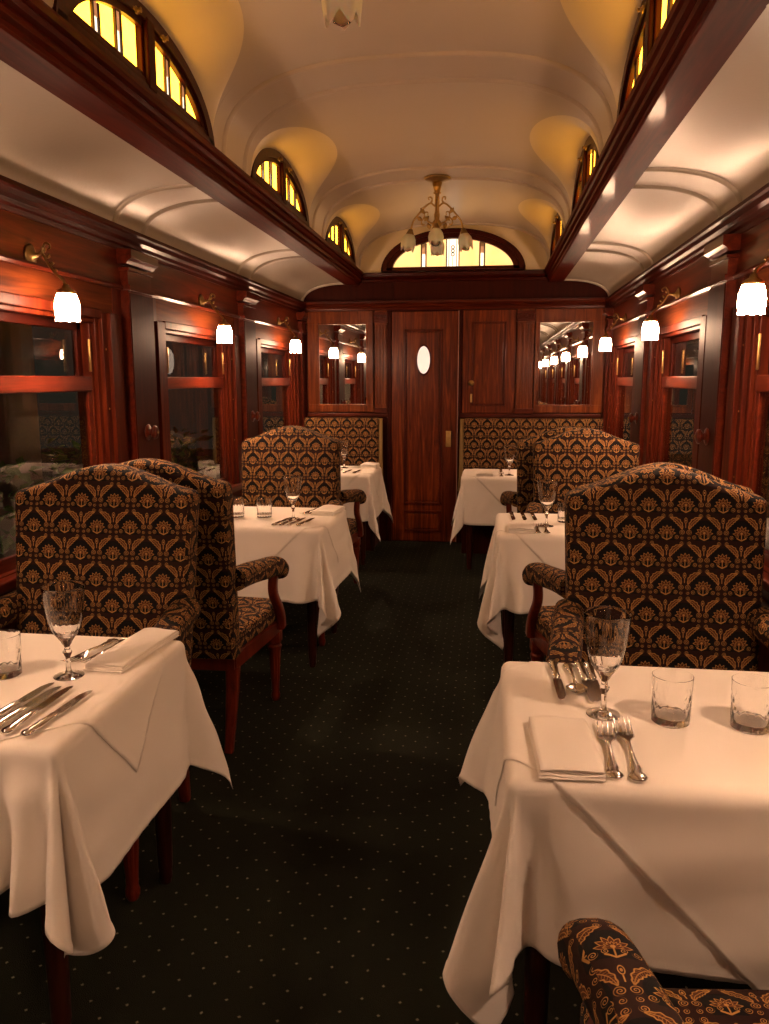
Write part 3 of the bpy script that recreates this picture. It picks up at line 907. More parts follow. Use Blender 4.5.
tag(ch, 'brass scroll chandelier with four frosted tulip shades hanging before the arched end window', 'chandelier', 'brass chandeliers on the vaulted ceiling')
c2 = copy_tree(ch); c2.location = (-.376, 1.90, ZT - .002)
tag(c2, 'chandelier above the front tables, only the bottom of one tulip shade showing', 'chandelier', 'brass chandeliers on the vaulted ceiling')

# ------------------------------------------------------------------ chairs
def back_outline():
    hw, hb, zs, rise = .315, .292, 1.135, .085
    pts = [(-hb, .40), (0, .395), (hb, .40)]
    for i in range(1, 9): pts.append((hb + (hw - hb) * i / 9, .40 + (zs - .03 - .40) * i / 9))
    for i in range(5):
        a = PI / 2 * i / 4; pts.append((hw - .03 + .03 * math.cos(a), zs - .03 + .03 * math.sin(a)))
    for i in range(1, 28):
        x = (hw - .03) * (1 - 2 * i / 28); u = x / (hw - .03)
        pts.append((x, zs + rise * (.62 * (math.cos(PI * u) + 1) / 2 + .38 * (1 - u * u))))
    for i in range(5):
        a = PI / 2 + PI / 2 * i / 4; pts.append((-hw + .03 + .03 * math.cos(a), zs - .03 + .03 * math.sin(a)))
    for i in range(8, 0, -1): pts.append((-(hb + (hw - hb) * i / 9), .40 + (zs - .03 - .40) * i / 9))
    return pts
def make_chair():
    """local: faces +y, y=0 is the front face of the back at seat level"""
    r = empty('dining_armchair')
    bm = bmesh.new()
    def place(p, t):
        z = p[1]; return (p[0], -.12 * ((z - .45) / .75) - t, z)
    slab(bm, back_outline(), .125, .030, place, .012)
    link('backrest', bm, M['uphol'], r, smooth=True, uv=True, angle=70)
    bm = bmesh.new()
    f, b = .345, .278
    ol = [(-b, -.02), (b, -.02), (f - .01, .40)] + [(f - .05 + .05 * math.cos(PI / 2 * i / 4), .49 + .05 * math.sin(PI / 2 * i / 4)) for i in range(5)] + [(0, .555)] + [(-f + .05 + .05 * math.cos(PI / 2 + PI / 2 * i / 4), .49 + .05 * math.sin(PI / 2 + PI / 2 * i / 4)) for i in range(5)] + [(-f + .01, .40)]
    slab(bm, ol, .095, .035, lambda p, t: (p[0], p[1], .485 - t), .022)
    link('seat', bm, M['uphol'], r, smooth=True, uv=True, angle=70)
    bm = bmesh.new()
    orr = [(-.282, -.06), (.282, -.06), (.345, .48), (.325, .52), (0, .535), (-.325, .52), (-.345, .48)]
    extrude_profile(bm, orr, lambda p: (p[0], p[1], .335), lambda p: (p[0], p[1], .405))
    bmesh.ops.bevel(bm, geom=bm.edges[:], offset=.006, segments=2, affect='EDGES')
    link('seat_rail', bm, M['chair_wood'], r, smooth=True, angle=35)
    for s in (-1, 1):
        bm = bmesh.new()
        p = catmull([(s * .295, -.09, .730), (s * .312, .05, .722), (s * .332, .20, .704), (s * .350, .33, .688), (s * .356, .38, .662), (s * .358, .415, .632)], 5)
        rad = []
        for i in range(len(p)):
            t = i / (len(p) - 1); k = 1 if t < .8 else math.sqrt(max(.05, 1 - ((t - .8) / .2) ** 2 * .9))
            rad.append((.049 * k, .045 * k))
        sweep(bm, p, rad, 20, sq=2.5)
        link('armrest', bm, M['uphol'], r, smooth=True, uv=True, angle=75)
        bm = bmesh.new()
        p = catmull([(s * .350, .345, .665), (s * .342, .335, .61), (s * .340, .350, .55), (s * .348, .395, .48), (s * .350, .43, .42), (s * .350, .44, .37)], 5)
        sweep(bm, p, [(.020, .024 + .010 * abs(2 * i / (len(p) - 1) - 1)) for i in range(len(p))], 12, up=Vector((0, 1, 0)), sq=3.5)
        link('arm_post', bm, M['chair_wood'], r, smooth=True, angle=50)
    for s in (-1, 1):
        bm = bmesh.new(); T = Matrix.Translation((s * .312, .45, 0))
        def fl(a, z, rr, i): return rr * (1 - .09 * (math.cos(10 * a) > .3)) if .07 < z < .25 else rr
        pr = [(0, 0), (.015, 0), (.020, .012), (.021, .03), (.017, .045), (.018, .06)] + [(.018 + .010 * k / 8, .07 + .18 * k / 8) for k in range(9)] + [(.032, .262), (.034, .272), (.028, .282), (.030, .292), (0, .292)]
        lathe(bm, pr, 30, T, 0, fl)
        box(bm, s * .312 - .032, s * .312 + .032, .45 - .032, .45 + .032, .292, .345, bev=.004)
        link('leg', bm, M['chair_wood'], r, smooth=True, angle=30)
        bm = bmesh.new()
        sweep(bm, [(s * .256, -.10, 0), (s * .260, -.075, .12), (s * .262, -.045, .25), (s * .262, -.03, .345)], [.017, .020, .024, .027], 16, up=Vector((0, 1, 0)), sq=5)
        link('leg', bm, M['chair_wood'], r, smooth=True, angle=40)
    return r
chair0 = make_chair(); used = False
G = 'high backed damask armchairs at the tables'
chairs = [  # x, y, facing (1 away from camera), extra rotation, width scale, label
    (-1.330, 2.43, -1, .0, 1.03, 'damask armchair facing the camera behind the front table on the left wall'),
    (.585, 2.565, -1, .0, 1.025, 'damask armchair facing the camera behind the front table on the right wall'),
    (-1.285, 3.00, 1, .02, 1.0, 'damask armchair facing the middle left table, its red legs and arm in the aisle'),
    (.600, 3.08, 1, .13, .985, 'damask armchair facing the middle table on the right wall, only arm and seat visible'),
    (-1.240, 4.70, -1, .0, 1.0, 'damask armchair facing the camera behind the middle table on the left wall'),
    (.582, 4.755, -1, .0, 1.0, 'damask armchair facing the camera behind the middle table on the right wall'),
    (-1.280, 5.21, 1, .0, 1.0, 'damask armchair facing the small far table by the left corner bench'),
    (.490, 5.255, 1, .0, 1.0, 'damask armchair facing the small far table by the right corner bench'),
    (.545, .730, 1, .06, 1.0, 'cropped damask armchair pulled up to the camera side of the front right table'),
]
for (x, y, fc, rot, wsc, lab) in chairs:
    o = chair0 if not used else copy_tree(chair0); used = True
    o.location = (x, y, 0); o.rotation_euler = (0, 0, rot + (0 if fc > 0 else PI)); o.scale = (wsc, 1, .99)
    tag(o, lab, 'armchair', G)

# end benches
def bench(x0, x1, inner, label):
    w = x1 - x0
    r = tag(empty('end_bench', ((x0 + x1) / 2, D, 0)), label, 'bench', 'damask corner benches against the end wall')
    h = w / 2
    bm = bmesh.new()
    ol = [(-h, .44), (h, .44), (h, 1.15), (-h, 1.15)]
    ol = []
    for cx_, cz, a0 in ((-h + .02, .46, PI), (h - .02, .46, 1.5 * PI), (h - .02, 1.14, 0), (-h + .02, 1.14, .5 * PI)):
        ol += [(cx_ + .02 * math.cos(a0 + PI / 2 * i / 3), cz + .02 * math.sin(a0 + PI / 2 * i / 3)) for i in range(4)]
    slab(bm, ol, .10, .022, lambda p, t: (p[0], -.135 + t, p[1]), .006); link('backrest', bm, M['uphol'], r, smooth=True, uv=True, angle=70)
    bm = bmesh.new(); box(bm, -h, h, -.50, -.02, .30, .47, bev=.03); link('seat', bm, M['uphol'], r, smooth=True, uv=True, angle=60)
    bm = bmesh.new(); box(bm, -h + .01, h - .01, -.47, -.03, 0, .30, bev=.005); link('base', bm, M['dark_z'], r)
    bm = bmesh.new()
    e = h * inner
    sweep(bm, [(e + inner * .018, -.115, .50), (e + inner * .018, -.115, .62), (e + inner * .016, -.11, .9), (e + inner * .014, -.10, 1.155)], [(.030, .022), (.019, .016), (.018, .016), (.018, .014)], 12, up=Vector((0, 1, 0)), sq=3)
    link('end_trim', bm, M['uphol_gold'], r, smooth=True)
M['uphol_gold'] = plain('gold_braid', (.30, .19, .06), .6, 0, nscale=140, var=.8, bump=.002)
bench(-1.70, -1.00, 1, 'damask corner bench against the end wall beside the left windows')
bench(-.232, .995, -1, 'long damask bench against the end wall under the lamp reflecting mirror')

# ------------------------------------------------------------------ tables and cloths
TH = .75
class Drape:
    def __init__(s, cx, cy, hx, hy, L, lobes, base=.05, stretch=None):
        s.c = (cx, cy); s.hx, s.hy, s.L = hx, hy, L; s.r = .024
        s.lobes = lobes; s.base = base; s.stretch = stretch or {}
    def beta(s, sxn, syn, t):
        """flare at signed perimeter distance t from the corner (sxn,syn); t<0 on the x side (|x| edge), t>0 on the y side"""
        b = 0
        for (tc, w, amp) in s.lobes.get((sxn, syn), ()): b += amp * math.exp(-((t - tc) / w) ** 2)
        return b
    def F(s, X, Y, off=0.0):
        r = s.r; kx, ky = s.hx - r, s.hy - r
        sgx = 1 if X >= 0 else -1; sgy = 1 if Y >= 0 else -1
        a, b = max(0, abs(X) - kx), max(0, abs(Y) - ky)
        h = TH + off
        if a == 0 and b == 0: return Vector((s.c[0] + X, s.c[1] + Y, h))
        d = math.hypot(a, b)
        # perimeter coordinate; corner arc counted as .24 m
        q = .24; bet = s.base
        if a > 0 and b > 0:
            phi = math.atan2(b, a) / (PI / 2)
            bet += s.beta(sgx, sgy, (phi - .5) * q)
            st = 1 + s.stretch.get((sgx, sgy), 0) * math.sin(PI * phi) ** 2
        elif a > 0:
            st = 1
            for cy_ in (-1, 1):
                if (sgx, cy_) in s.lobes: bet += s.beta(sgx, cy_, -q / 2 - (ky - cy_ * Y))
        else:
            st = 1
            for cx_ in (-1, 1):
                if (cx_, sgy) in s.lobes: bet += s.beta(cx_, sgy, q / 2 + (kx - cx_ * X))
        dirv = Vector((sgx * a, sgy * b)) / d
        arc = r * PI / 2
        if d < arc:
            th = d / r; out, down = r * math.sin(th), r * (1 - math.cos(th))
            nout, nz = math.sin(th), math.cos(th)
        else:
            e = (d - arc) * st
            # flare eases in below the edge so the fold rounds over it
            ease = min(1.0, (d - arc) / .10); bb = bet * (.35 + .65 * ease * ease * (3 - 2 * ease))
            bb += .022 * math.sin(11 * X + 3 * s.c[0] * 7) * math.sin(9 * Y + 5) * ease
            wob = .003 * ease * math.sin(26 * d + 6 * X * s.c[1] - 4 * Y) * math.sin(7 * X + 5 * Y + s.c[1])
            out, down = r + e * math.sin(bb) + wob, r + e * math.cos(bb); nout, nz = math.cos(bb), math.sin(bb)
        out += off * nout
        return Vector((s.c[0] + max(-kx, min(kx, X)) + dirv.x * out, s.c[1] + max(-ky, min(ky, Y)) + dirv.y * out, TH - down + off * nz))

def cloth_from(name, dr, pts_fn, nu, nv, off, mat, hem=.014, res=None):
    bm = bmesh.new()
    vs, fs = grid(bm, lambda u, v: dr.F(*pts_fn(u, v), off), nu, nv)
    bm.normal_update()
    if vs[nu // 2][nv // 2].normal.z < 0:
        bmesh.ops.reverse_faces(bm, faces=bm.faces[:]); bm.normal_update()
    # stitched hem: raise the outermost band a little
    for i in range(nu + 1):
        for j in range(nv + 1):
            if i < 2 or j < 2 or i > nu - 2 or j > nv - 2:
                n = vs[i][j].normal.copy()
                rp = 1 + .5 * math.sin((i + j) * 1.3)
                vs[i][j].co += n * (.0012 * rp)
    me = bpy.data.meshes.new(name); bm.to_mesh(me); bm.free()
    me.materials.append(mat); me.polygons.foreach_set('use_smooth', [True] * len(me.polygons))
    o = bpy.data.objects.new(name, me); COL.objects.link(o)
    mo = o.modifiers.new('thickness', 'SOLIDIFY'); mo.thickness = .0012; mo.offset = 0
    return o

def table(cx, cy, hx, hy, L, lobes, diag, rot, desc, res=.014, base=.05, stretch=None, ox=0, oy=0, Lf=None, Lb=None):
    Lf = L if Lf is None else Lf; Lb = L if Lb is None else Lb
    t = tag(empty('dining_table', (cx, cy, 0)), 'dark wooden dining table under white cloths, the %s' % desc, 'table', 'cloth covered dining tables')
    bm = bmesh.new(); box(bm, -hx + .006, hx - .006, -hy + .006, hy - .006, TH - .032, TH - .004, bev=.012); link('tabletop', bm, M['dark_y'], t)
    bm = bmesh.new()
    ix, iy = hx - .075, hy - .06
    for q in ((-ix, ix, -iy - .01, -iy + .01), (-ix, ix, iy - .01, iy + .01), (-ix - .01, -ix + .01, -iy, iy), (ix - .01, ix + .01, -iy, iy)): box(bm, *q, TH - .12, TH - .03, bev=.003)
    link('apron', bm, M['dark_y'], t)
    for a in (-1, 1):
        for b in (-1, 1):
            bm = bmesh.new()
            pr = [(0, 0), (.016, 0), (.020, .02), (.019, .04), (.022, .055), (.022, .07), (.030, .54), (.034, .56), (.030, .575), (.034, .59), (0, .59)]
            lathe(bm, pr, 20, Matrix.Translation((a * ix, b * iy, 0)))
            box(bm, a * ix - .032, a * ix + .032, b * iy - .032, b * iy + .032, .59, TH - .032, bev=.003)
            link('leg', bm, M['table_wood'], t, smooth=True, angle=35)
    dr = Drape(cx, cy, hx, hy, L, lobes, base, stretch)
    sxp, syp = hx + L - .024 + .03, hy + L
    nu, nv = int(2 * (hx + L) / res), int(2 * (hy + L) / res)
    wallx = 1 if cx > CX else -1
    Lw = .10                                            # short drop on the wall side
    x0 = -(hx + L) if wallx > 0 else -(hx + Lw); x1 = (hx + Lw) if wallx > 0 else hx + L
    c = cloth_from('tablecloth', dr, lambda u, v: (x0 + (x1 - x0) * u, -(hy + Lf) + (2 * hy + Lf + Lb) * v), nu, nv, 0.0, M['cloth'])
    tag(c, 'white tablecloth with hanging corner folds on the %s' % desc, 'tablecloth', 'white square tablecloths')
    n2 = int(diag * 1.414 / (res * .9))
    ca, sa = math.cos(rot), math.sin(rot); hs = diag / math.sqrt(2)
    def pf(u, v):
        p, q = (u * 2 - 1) * hs, (v * 2 - 1) * hs
        X, Y = p * ca - q * sa + ox, p * sa + q * ca + oy
        lim = hx + .05                                   # tuck at the wall side
        if wallx > 0: X = min(X, lim)
        else: X = max(X, -lim)
        return X, Y
    ov = cloth_from('overlay_cloth', dr, pf, n2, n2, .0018, M['napkin'])
    tag(ov, 'smaller white overlay cloth laid diagonally on the %s' % desc, 'overlay cloth', 'diagonal overlay cloths')
    return dr
q45 = math.radians(45)
LF = {'L1': {(1, -1): [(-.062, .034, .28), (-.005, .028, -.20), (.060, .045, .34), (.135, .030, -.06), (.175, .030, .22), (.235, .026, -.20), (.285, .030, .26), (.340, .026, -.18), (.39, .030, .20), (.45, .03, -.12), (.51, .04, .12), (-.16, .05, -.08)],
             (1, 1): [(0, .06, .24), (-.12, .06, -.06), (.12, .05, -.1)], (-1, -1): [(0, .06, .1)]}}
T1 = 'front table on the left wall'; T2 = 'front table on the right wall'; T3 = 'middle table on the left wall'
T4 = 'middle table on the right wall'; T5 = 'small far table on the left wall'; T6 = 'small far table on the right wall'
table(-1.27, 1.775, .40, .355, .375, LF['L1'], .605, math.radians(41), T1, .011, .05, {(1, 1): -.02, (1, -1): .0}, Lf=.335)
table(.50, 1.745, .455, .335, .375,
      {(-1, -1): [(-.06, .05, .25), (.025, .026, -.14), (.075, .034, .26), (.15, .035, -.14), (.25, .06, .05)], (-1, 1): [(-.02, .07, .34), (-.16, .07, .0)], (1, -1): [(0, .06, .2)]},
      .75, q45, T2, .011, .05, {(-1, -1): .02, (-1, 1): -.12}, Lf=.355, Lb=.33, ox=.06)
table(-1.23, 4.20, .40, .35, .37, {(1, -1): [(-.05, .035, .22), (.01, .03, -.16), (.065, .035, .26), (.14, .035, -.14), (.22, .05, .10), (-.13, .05, -.1)], (1, 1): [(0, .06, .18)]}, .64, q45, T3, .014, .05, {(1, -1): .08, (1, 1): .0})
table(.50, 4.18, .455, .33, .38, {(-1, -1): [(-.05, .035, .18), (.01, .03, -.16), (.07, .035, .28), (.145, .035, -.14), (.22, .04, .10), (-.13, .05, -.1)], (-1, 1): [(0, .06, .22)], (1, -1): [(0, .06, .2)]}, .68, q45, T4, .014, .05, {(-1, -1): .1})
table(-1.31, 6.53, .375, .335, .37, {(1, -1): [(0, .045, .2), (.11, .05, -.12), (-.11, .05, -.1)], (1, 1): [(0, .06, .2)]}, .60, q45, T5, .018)
table(.245, 6.46, .46, .30, .37, {(-1, -1): [(0, .05, .18), (.11, .05, -.12), (-.11, .05, -.1)], (-1, 1): [(0, .06, .25)], (1, -1): [(0, .06, .2)]}, .64, q45, T6, .018)

# ------------------------------------------------------------------ tableware
def goblet_mesh():
    bm = bmesh.new()
    outer = [(0, 0), (.0365, 0), (.0375, .0012), (.0365, .0026), (.024, .0045), (.011, .009), (.0068, .018), (.0056, .036), (.006, .052), (.0105, .060), (.0115, .066), (.007, .073), (.0075, .082), (.012, .088), (.015, .095),
             (.0215, .104), (.0300, .116), (.0370, .132), (.0420, .152), (.0455, .175), (.0490, .205), (.0518, .230), (.0532, .2365), (.0531, .2385)]
    inner = [(.0518, .2392), (.0508, .2372), (.0478, .205), (.0440, .175), (.0404, .152), (.0350, .132), (.0270, .117), (.0150, .109), (0, .107)]
    def md(a, z, r, i):
        if i < len(outer) and .095 < z < .20:
            k = min(1, (z - .095) / .02) * min(1, (.20 - z) / .05)
            return r * (1 - .022 * k * (.5 + .5 * math.cos(16 * a)) - .016 * k * abs(math.sin(8 * a + z * 120)))
        return r
    lathe(bm, outer + inner, 72, None, 0, md); return bm
def tumbler_mesh():
    bm = bmesh.new()
    outer = [(0, 0), (.037, 0), (.0405, .003)] + [(.0408 + .002 * k / 14, .006 + .070 * k / 14) for k in range(15)] + [(.0432, .085), (.0436, .108)]
    inner = [(.0425, .1085), (.0412, .08), (.040, .03), (.037, .018), (.0, .015)]
    def md(a, z, r, i):
        if i < len(outer) and .004 < z < .078:
            return r * (1 - .038 * abs(math.sin(8 * a + z * 95)) * abs(math.sin(8 * a - z * 95)))
        return r
    lathe(bm, outer + inner, 72, None, 0, md); return bm
def loft(bm, secs, n=10):
    """secs: (y, z, half width, half thickness)"""
    rings = []
    for y, z, w, t in secs:
        rings.append([bm.verts.new((w * math.cos(2 * PI * k / n), y, z + t * math.sin(2 * PI * k / n))) for k in range(n)])
    for a, b in zip(rings, rings[1:]):
        for k in range(n): bm.faces.new((a[k], a[(k + 1) % n], b[(k + 1) % n], b[k]))
    bm.faces.new(rings[0][::-1]); bm.faces.new(rings[-1])
HANDLE = [(0, .0045, .003, .002), (.003, .0045, .009, .003), (.012, .0048, .0125, .0036), (.022, .0048, .011, .0036), (.030, .0046, .0075, .0032), (.045, .0046, .0085, .0036), (.070, .0052, .0055, .003), (.100, .0072, .0036, .0026), (.125, .0095, .0032, .0024)]
def fork_mesh(L=.255):
    bm = bmesh.new(); loft(bm, HANDLE + [(.145, .0090, .0040, .0022), (.160, .0068, .0085, .0018), (.172, .0050, .0125, .0014), (.190, .0042, .0128, .0012)])
    for k in range(4):
        x = (k - 1.5) * .0072
        sweep(bm, [(x, .188, .0043), (x, .205, .0045), (x, .225, .0060), (x * .98, .240, .0085), (x * .97, .250, .0110)], [(.0022, .0011), (.0021, .0011), (.0019, .001), (.0015, .0009), (.0007, .0006)], 6)
    return bm
def spoon_mesh():
    bm = bmesh.new(); loft(bm, HANDLE + [(.148, .0085, .0045, .002)])
    vs, fs = grid(bm, lambda u, v: ((.021 * math.sin(PI * v) ** .8) * (2 * u - 1), .142 + .068 * v, .0085 - .007 * math.sin(PI * v) * (1 - (2 * u - 1) ** 2)), 10, 14)
    vs, fs = grid(bm, lambda u, v: ((.0205 * math.sin(PI * v) ** .8) * (2 * u - 1), .142 + .068 * v, .0071 - .007 * math.sin(PI * v) * (1 - (2 * u - 1) ** 2)), 10, 14)
    return bm
def knife_handle():
    bm = bmesh.new(); loft(bm, [(0, .0065, .003, .003), (.004, .0065, .0095, .0055), (.014, .0068, .0115, .0062), (.026, .0068, .0085, .0058), (.05, .0068, .0092, .006), (.085, .0066, .0075, .0055), (.108, .0064, .0088, .0055), (.116, .006, .0065, .0045), (.120, .006, .005, .004)])
    return bm
def knife_blade():
    bm = bmesh.new()
    pts = [(.118, -.005), (.124, -.0085), (.18, -.0095), (.225, -.0085), (.25, -.003), (.258, .005), (.245, .0088), (.19, .0095), (.124, .0085), (.118, .005)]
    extrude_profile(bm, pts, lambda p: (p[1], p[0], .0050), lambda p: (p[1] * .96, p[0], .0068)); return bm
def napkin_mesh(w=.13, l=.26):
    bm = bmesh.new()
    for k in range(4):
        z0 = .0035 * k + .0005; dx = .0015 * ((k * 7) % 3 - 1); s = 1 - .012 * k
        n = 14; vsr = []
        def fn(u, v):
            x = (u - .5) * w * s + dx; y = (v - .5) * l * s + dx
            e = min(u, 1 - u, v, 1 - v)
            return Vector((x, y, z0 + .0030 + .0012 * math.sin(7 * u + k) * math.sin(5 * v + 2 * k) + (.0025 * math.sin(PI * u) if k == 3 else 0)))
        tv, tf = grid(bm, fn, n, n)
        def fb(u, v): return fn(u, v) - Vector((0, 0, .0030))
        bv, bf = grid(bm, fb, n, n)
        edge_t = [tv[i][0] for i in range(n + 1)] + [tv[n][j] for j in range(1, n + 1)] + [tv[i][n] for i in range(n - 1, -1, -1)] + [tv[0][j] for j in range(n - 1, 0, -1)]
        edge_b = [bv[i][0] for i in range(n + 1)] + [bv[n][j] for j in range(1, n + 1)] + [bv[i][n] for i in range(n - 1, -1, -1)] + [bv[0][j] for j in range(n - 1, 0, -1)]
        m = len(edge_t)
        mid = []
        cen = sum((q.co for q in edge_t), Vector()) / m
        for a, b in zip(edge_t, edge_b):
            d = (a.co - cen); d.z = 0; d = d.normalized() * .0016
            mid.append(bm.verts.new((a.co + b.co) / 2 + d))
        for q in range(m):
            j = (q + 1) % m
            bm.faces.new((edge_t[q], edge_t[j], mid[j], mid[q])); bm.faces.new((mid[q], mid[j], edge_b[j], edge_b[q]))
    return bm
PROTO = {}
def proto(kind):
    if kind in PROTO: return PROTO[kind]
    if kind == 'knife':
        o = empty('table_knife'); link('handle', knife_handle(), M['silver'], o, smooth=True); link('blade', knife_blade(), M['silver'], o, angle=30, smooth=True)
    elif kind == 'fork': o = link('dinner_fork', fork_mesh(), M['silver'], smooth=True)
    elif kind == 'spoon': o = link('dessert_spoon', spoon_mesh(), M['silver'], smooth=True)
    elif kind == 'goblet': o = link('wine_goblet', goblet_mesh(), M['crystal'], angle=40)
    elif kind == 'tumbler': o = link('water_tumbler', tumbler_mesh(), M['crystal'], angle=40)
    elif kind == 'napkin': o = link('folded_napkin', napkin_mesh(), M['napkin'], smooth=True, angle=60)
    PROTO[kind] = [o, False]; return PROTO[kind]
CAT = {'knife': 'knife', 'fork': 'fork', 'spoon': 'spoon', 'goblet': 'wine glass', 'tumbler': 'water glass', 'napkin': 'napkin'}
TOPZ = TH + .0028
def put(kind, x, y, rz, label, group=None, sc=1.0, flip=False):
    p = proto(kind); o = p[0] if not p[1] else copy_tree(p[0]); p[1] = True
    o.location = (x, y, TOPZ); o.rotation_euler = (0, 0, rz); o.scale = (sc, sc, sc) if not isinstance(sc, tuple) else sc
    tag(o, label, CAT[kind], group); return o
def lay(kind, x0, y0, x1, y1, label, group, L=.256):
    """handle end (x0,y0) to tip (x1,y1)"""
    wd = 1.5 if kind == 'fork' else 1.25
    l = math.hypot(x1 - x0, y1 - y0); rz = math.atan2(-(x1 - x0), y1 - y0)
    s = l / L; return put(kind, x0, y0, rz, label, group, (wd, max(.85, s), 1.2))
g = 'goblets on the tables'
# front right
put('goblet', .268, 1.735, .1, 'large cut crystal goblet beside two forks on the ' + T2, g)
put('tumbler', .410, 1.715, .2, 'cut crystal tumbler next to the goblet on the ' + T2, 'cut crystal tumblers')
put('tumbler', .575, 1.705, .5, 'cut crystal tumbler nearest the window on the ' + T2, 'cut crystal tumblers')
put('napkin', .165, 1.545, .04, 'folded white napkin left of the two forks on the ' + T2, 'folded napkins', (.95, .95, 1.3))
lay('fork', .248, 1.43, .262, 1.675, 'silver fork next to the napkin on the ' + T2, 'forks on the tables', .25)
lay('fork', .292, 1.425, .300, 1.70, 'silver fork nearer the tumblers on the ' + T2, 'forks on the tables', .25)
gk = 'knives on the tables'
lay('knife', .178, 2.045, .184, 1.79, 'first silver knife from the aisle on the ' + T2, gk)
lay('spoon', .218, 2.04, .224, 1.83, 'silver spoon lying between the knives on the ' + T2, 'dessert spoons on the tables', .21)
lay('knife', .246, 2.045, .256, 1.785, 'second silver knife from the aisle on the ' + T2, gk)
lay('knife', .272, 2.05, .268, 1.79, 'third silver knife from the aisle on the ' + T2, gk)
# front left
put('goblet', -1.055, 1.80, .1, 'large cut crystal goblet between knives and forks on the ' + T1, g)
put('tumbler', -1.222, 1.785, .2, 'cut crystal tumbler cropped by the picture edge on the ' + T1, 'cut crystal tumblers')
put('napkin', -.968, 1.995, -.09, 'folded white napkin at the far corner of the ' + T1, 'folded napkins', (.85, 1.2, 1.3))
lay('fork', -1.064, 2.075, -1.098, 1.89, 'silver fork touching the goblet foot on the ' + T1, 'forks on the tables', .25)
lay('fork', -1.030, 2.075, -1.050, 1.87, 'silver fork beside the napkin on the ' + T1, 'forks on the tables', .25)
lay('knife', -1.085, 1.505, -1.064, 1.735, 'silver knife farthest from the aisle on the ' + T1, gk)
lay('knife', -1.050, 1.475, -1.034, 1.715, 'second silver knife counted from the window on the ' + T1, gk)
lay('knife', -1.010, 1.455, -1.006, 1.72, 'third silver knife counted from the window on the ' + T1, gk)
lay('knife', -.962, 1.450, -.945, 1.70, 'silver knife closest to the aisle edge of the ' + T1, gk)
# middle left
put('goblet', -1.050, 4.13, .1, 'slim crystal goblet near the napkin on the ' + T3, g)
put('tumbler', -1.375, 4.15, .2, 'cut tumbler half hidden by the armchair back on the ' + T3, 'cut crystal tumblers')
put('tumbler', -1.222, 4.165, .5, 'cut tumbler standing between goblet and hidden tumbler on the ' + T3, 'cut crystal tumblers')
put('napkin', -.905, 4.37, -.1, 'folded white napkin at the aisle corner of the ' + T3, 'folded napkins', (1, .9, 1.6))
lay('fork', -.985, 4.46, -1.03, 4.26, 'silver fork beside the goblet stem on the ' + T3, 'forks on the tables', .25)
lay('fork', -.955, 4.45, -1.0, 4.25, 'silver fork beside the napkin on the ' + T3, 'forks on the tables', .25)
for k, (x, t) in enumerate(((-1.10, 'farthest from the aisle'), (-1.06, 'second from the window'), (-1.02, 'second from the aisle'), (-.97, 'closest to the aisle'))):
    lay('knife', x, 3.90, x + .03, 4.14, 'silver knife %s on the %s' % (t, T3), gk)
# middle right
put('goblet', .302, 4.09, .1, 'slim crystal goblet among dark knives on the ' + T4, g)
put('tumbler', .41, 4.22, .3, 'crystal tumbler partly behind the armchair on the ' + T4, 'cut crystal tumblers')
put('napkin', .17, 3.97, .0, 'folded white napkin at the front aisle corner of the ' + T4, 'folded napkins', (1, .75, 1.6))
lay('fork', .245, 3.87, .255, 4.10, 'silver fork beside the napkin on the ' + T4, 'forks on the tables', .25)
lay('fork', .29, 3.87, .295, 4.11, 'silver fork nearer the window on the ' + T4, 'forks on the tables', .25)
for k, (x, t) in enumerate(((.13, 'closest to the aisle'), (.19, 'second from the aisle'), (.245, 'beside the goblet'))):
    lay('knife', x, 4.46, x + .01, 4.21, 'silver knife %s on the %s' % (t, T4), gk)
# far left
put('goblet', -1.235, 6.66, .1, 'small looking crystal goblet on the ' + T5, g)
put('napkin', -1.02, 6.72, 0, 'folded white napkin near the door side of the ' + T5, 'folded napkins', (1.1, .8, 2.2))
for k, (x, t) in enumerate(((-1.24, 'farthest from the door'), (-1.16, 'in the middle of three'), (-1.08, 'closest to the door'))):
    lay('knife', x, 6.24, x + .02, 6.48, 'silver knife %s on the %s' % (t, T5), gk)
# far right
put('goblet', .162, 6.30, .1, 'small looking crystal goblet on the ' + T6, g)
put('napkin', -.03, 6.30, .0, 'folded white napkin on the ' + T6, 'folded napkins', (1, .8, 1.3))
lay('fork', .10, 6.18, .10, 6.40, 'silver fork left of the goblet on the ' + T6, 'forks on the tables', .25)
lay('knife', .10, 6.68, .10, 6.45, 'silver knife behind the goblet on the ' + T6, gk)

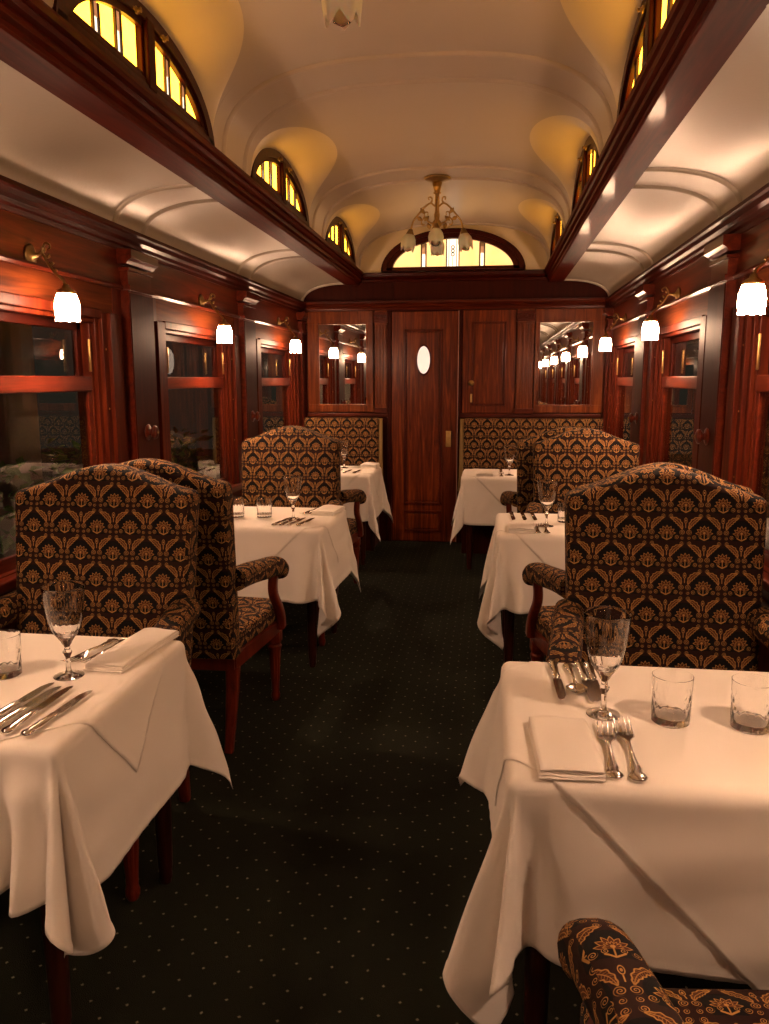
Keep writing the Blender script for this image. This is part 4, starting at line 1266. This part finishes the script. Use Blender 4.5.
# ------------------------------------------------------------------ outside the windows
bm = bmesh.new(); box(bm, -14, 14, -12, 24, -.75, -.65)
struct(link('ground', bm, M['ground']))
def shrub(x, y, h, rad, n, label):
    r = tag(empty('leafy_shrub', (x, y, -.65)), label, 'shrub', 'shrubs outside the left windows')
    bm = bmesh.new()
    for k in range(5):
        a = 2 * PI * k / 5; sweep(bm, catmull([(0, 0, 0), (.05 * math.cos(a), .05 * math.sin(a), h * .4), (rad * .5 * math.cos(a), rad * .5 * math.sin(a), h * .85)], 4), [.012 - .001 * i for i in range(9)], 6)
    link('stems', bm, M['bark'], r)
    bm = bmesh.new(); rnd = random.Random(int(1000 * (x + y)))
    for k in range(n):
        z = h * (.25 + .75 * rnd.random() ** .8); rr = rad * (1.05 - .55 * z / h) * math.sqrt(rnd.random()); a = rnd.random() * 2 * PI
        c = Vector((rr * math.cos(a), rr * math.sin(a), z)); L = rnd.uniform(.06, .11); W = L * .28
        m = Matrix.Translation(c) @ Matrix.Rotation(a + rnd.uniform(-.6, .6), 4, 'Z') @ Matrix.Rotation(rnd.uniform(-.9, .5), 4, 'Y') @ Matrix.Rotation(rnd.uniform(-.7, .7), 4, 'X')
        pts = [(0, 0, 0), (L * .35, W, .006), (L, 0, -.012), (L * .35, -W, .006), (L * .4, 0, -.003)]
        v = [bm.verts.new(m @ Vector(p)) for p in pts]
        bm.faces.new((v[0], v[4], v[1])); bm.faces.new((v[1], v[4], v[2])); bm.faces.new((v[2], v[4], v[3])); bm.faces.new((v[3], v[4], v[0]))
    link('foliage', bm, M['leaf'], r)
shrub(-2.35, 3.45, 1.75, .42, 420, 'dark leafy shrub outside the left window nearest the camera')
shrub(-2.40, 5.75, 1.75, .50, 420, 'dark leafy shrub outside the middle window of the left wall')
shrub(-2.6, 4.75, 1.80, .30, 260, 'narrow leafy shrub outside behind the first left pilaster')
p = tag(empty('veranda_post', (-2.85, 4.30, -.65)), 'pale painted post standing outside the left window nearest the camera', 'post')
bm = bmesh.new(); box(bm, -.16, .16, -.16, .16, 0, 3.2, bev=.015); link('shaft', bm, M['stone'], p)
bm = bmesh.new(); box(bm, -.20, .20, -.20, .20, 0, .25, bev=.015); link('base', bm, M['stone'], p)

# ------------------------------------------------------------------ world, camera, view
w = bpy.data.worlds.new('night'); scn.world = w; w.use_nodes = True
w.node_tree.nodes['Background'].inputs[0].default_value = (.012, .010, .007, 1); w.node_tree.nodes['Background'].inputs[1].default_value = .5

yaw, pitch, roll, fpx = -.13210355, -.165896279, -.00115356, 788.385
cam = bpy.data.cameras.new('camera'); co = bpy.data.objects.new('camera', cam); COL.objects.link(co)
cam.sensor_fit = 'VERTICAL'; cam.sensor_height = 24; cam.lens = fpx / 1024 * 24; cam.clip_start = .02
fw = Vector((math.sin(yaw) * math.cos(pitch), math.cos(yaw) * math.cos(pitch), math.sin(pitch)))
rt = Vector((math.cos(yaw), -math.sin(yaw), 0)); up = rt.cross(fw)
r2 = rt * math.cos(roll) + up * math.sin(roll); u2 = -rt * math.sin(roll) + up * math.cos(roll)
co.matrix_world = Matrix(((r2.x, u2.x, -fw.x, 0), (r2.y, u2.y, -fw.y, 0), (r2.z, u2.z, -fw.z, 1.5), (0, 0, 0, 1)))
scn.camera = co
vs_ = scn.view_settings; vs_.view_transform = 'Standard'; vs_.look = 'None'; vs_.gamma = 1; vs_.use_curve_mapping = False; vs_.exposure = 1.42
scn.cycles.use_denoising = True
scn.cycles.max_bounces = 14; scn.cycles.transmission_bounces = 12; scn.cycles.glossy_bounces = 6; scn.cycles.diffuse_bounces = 5
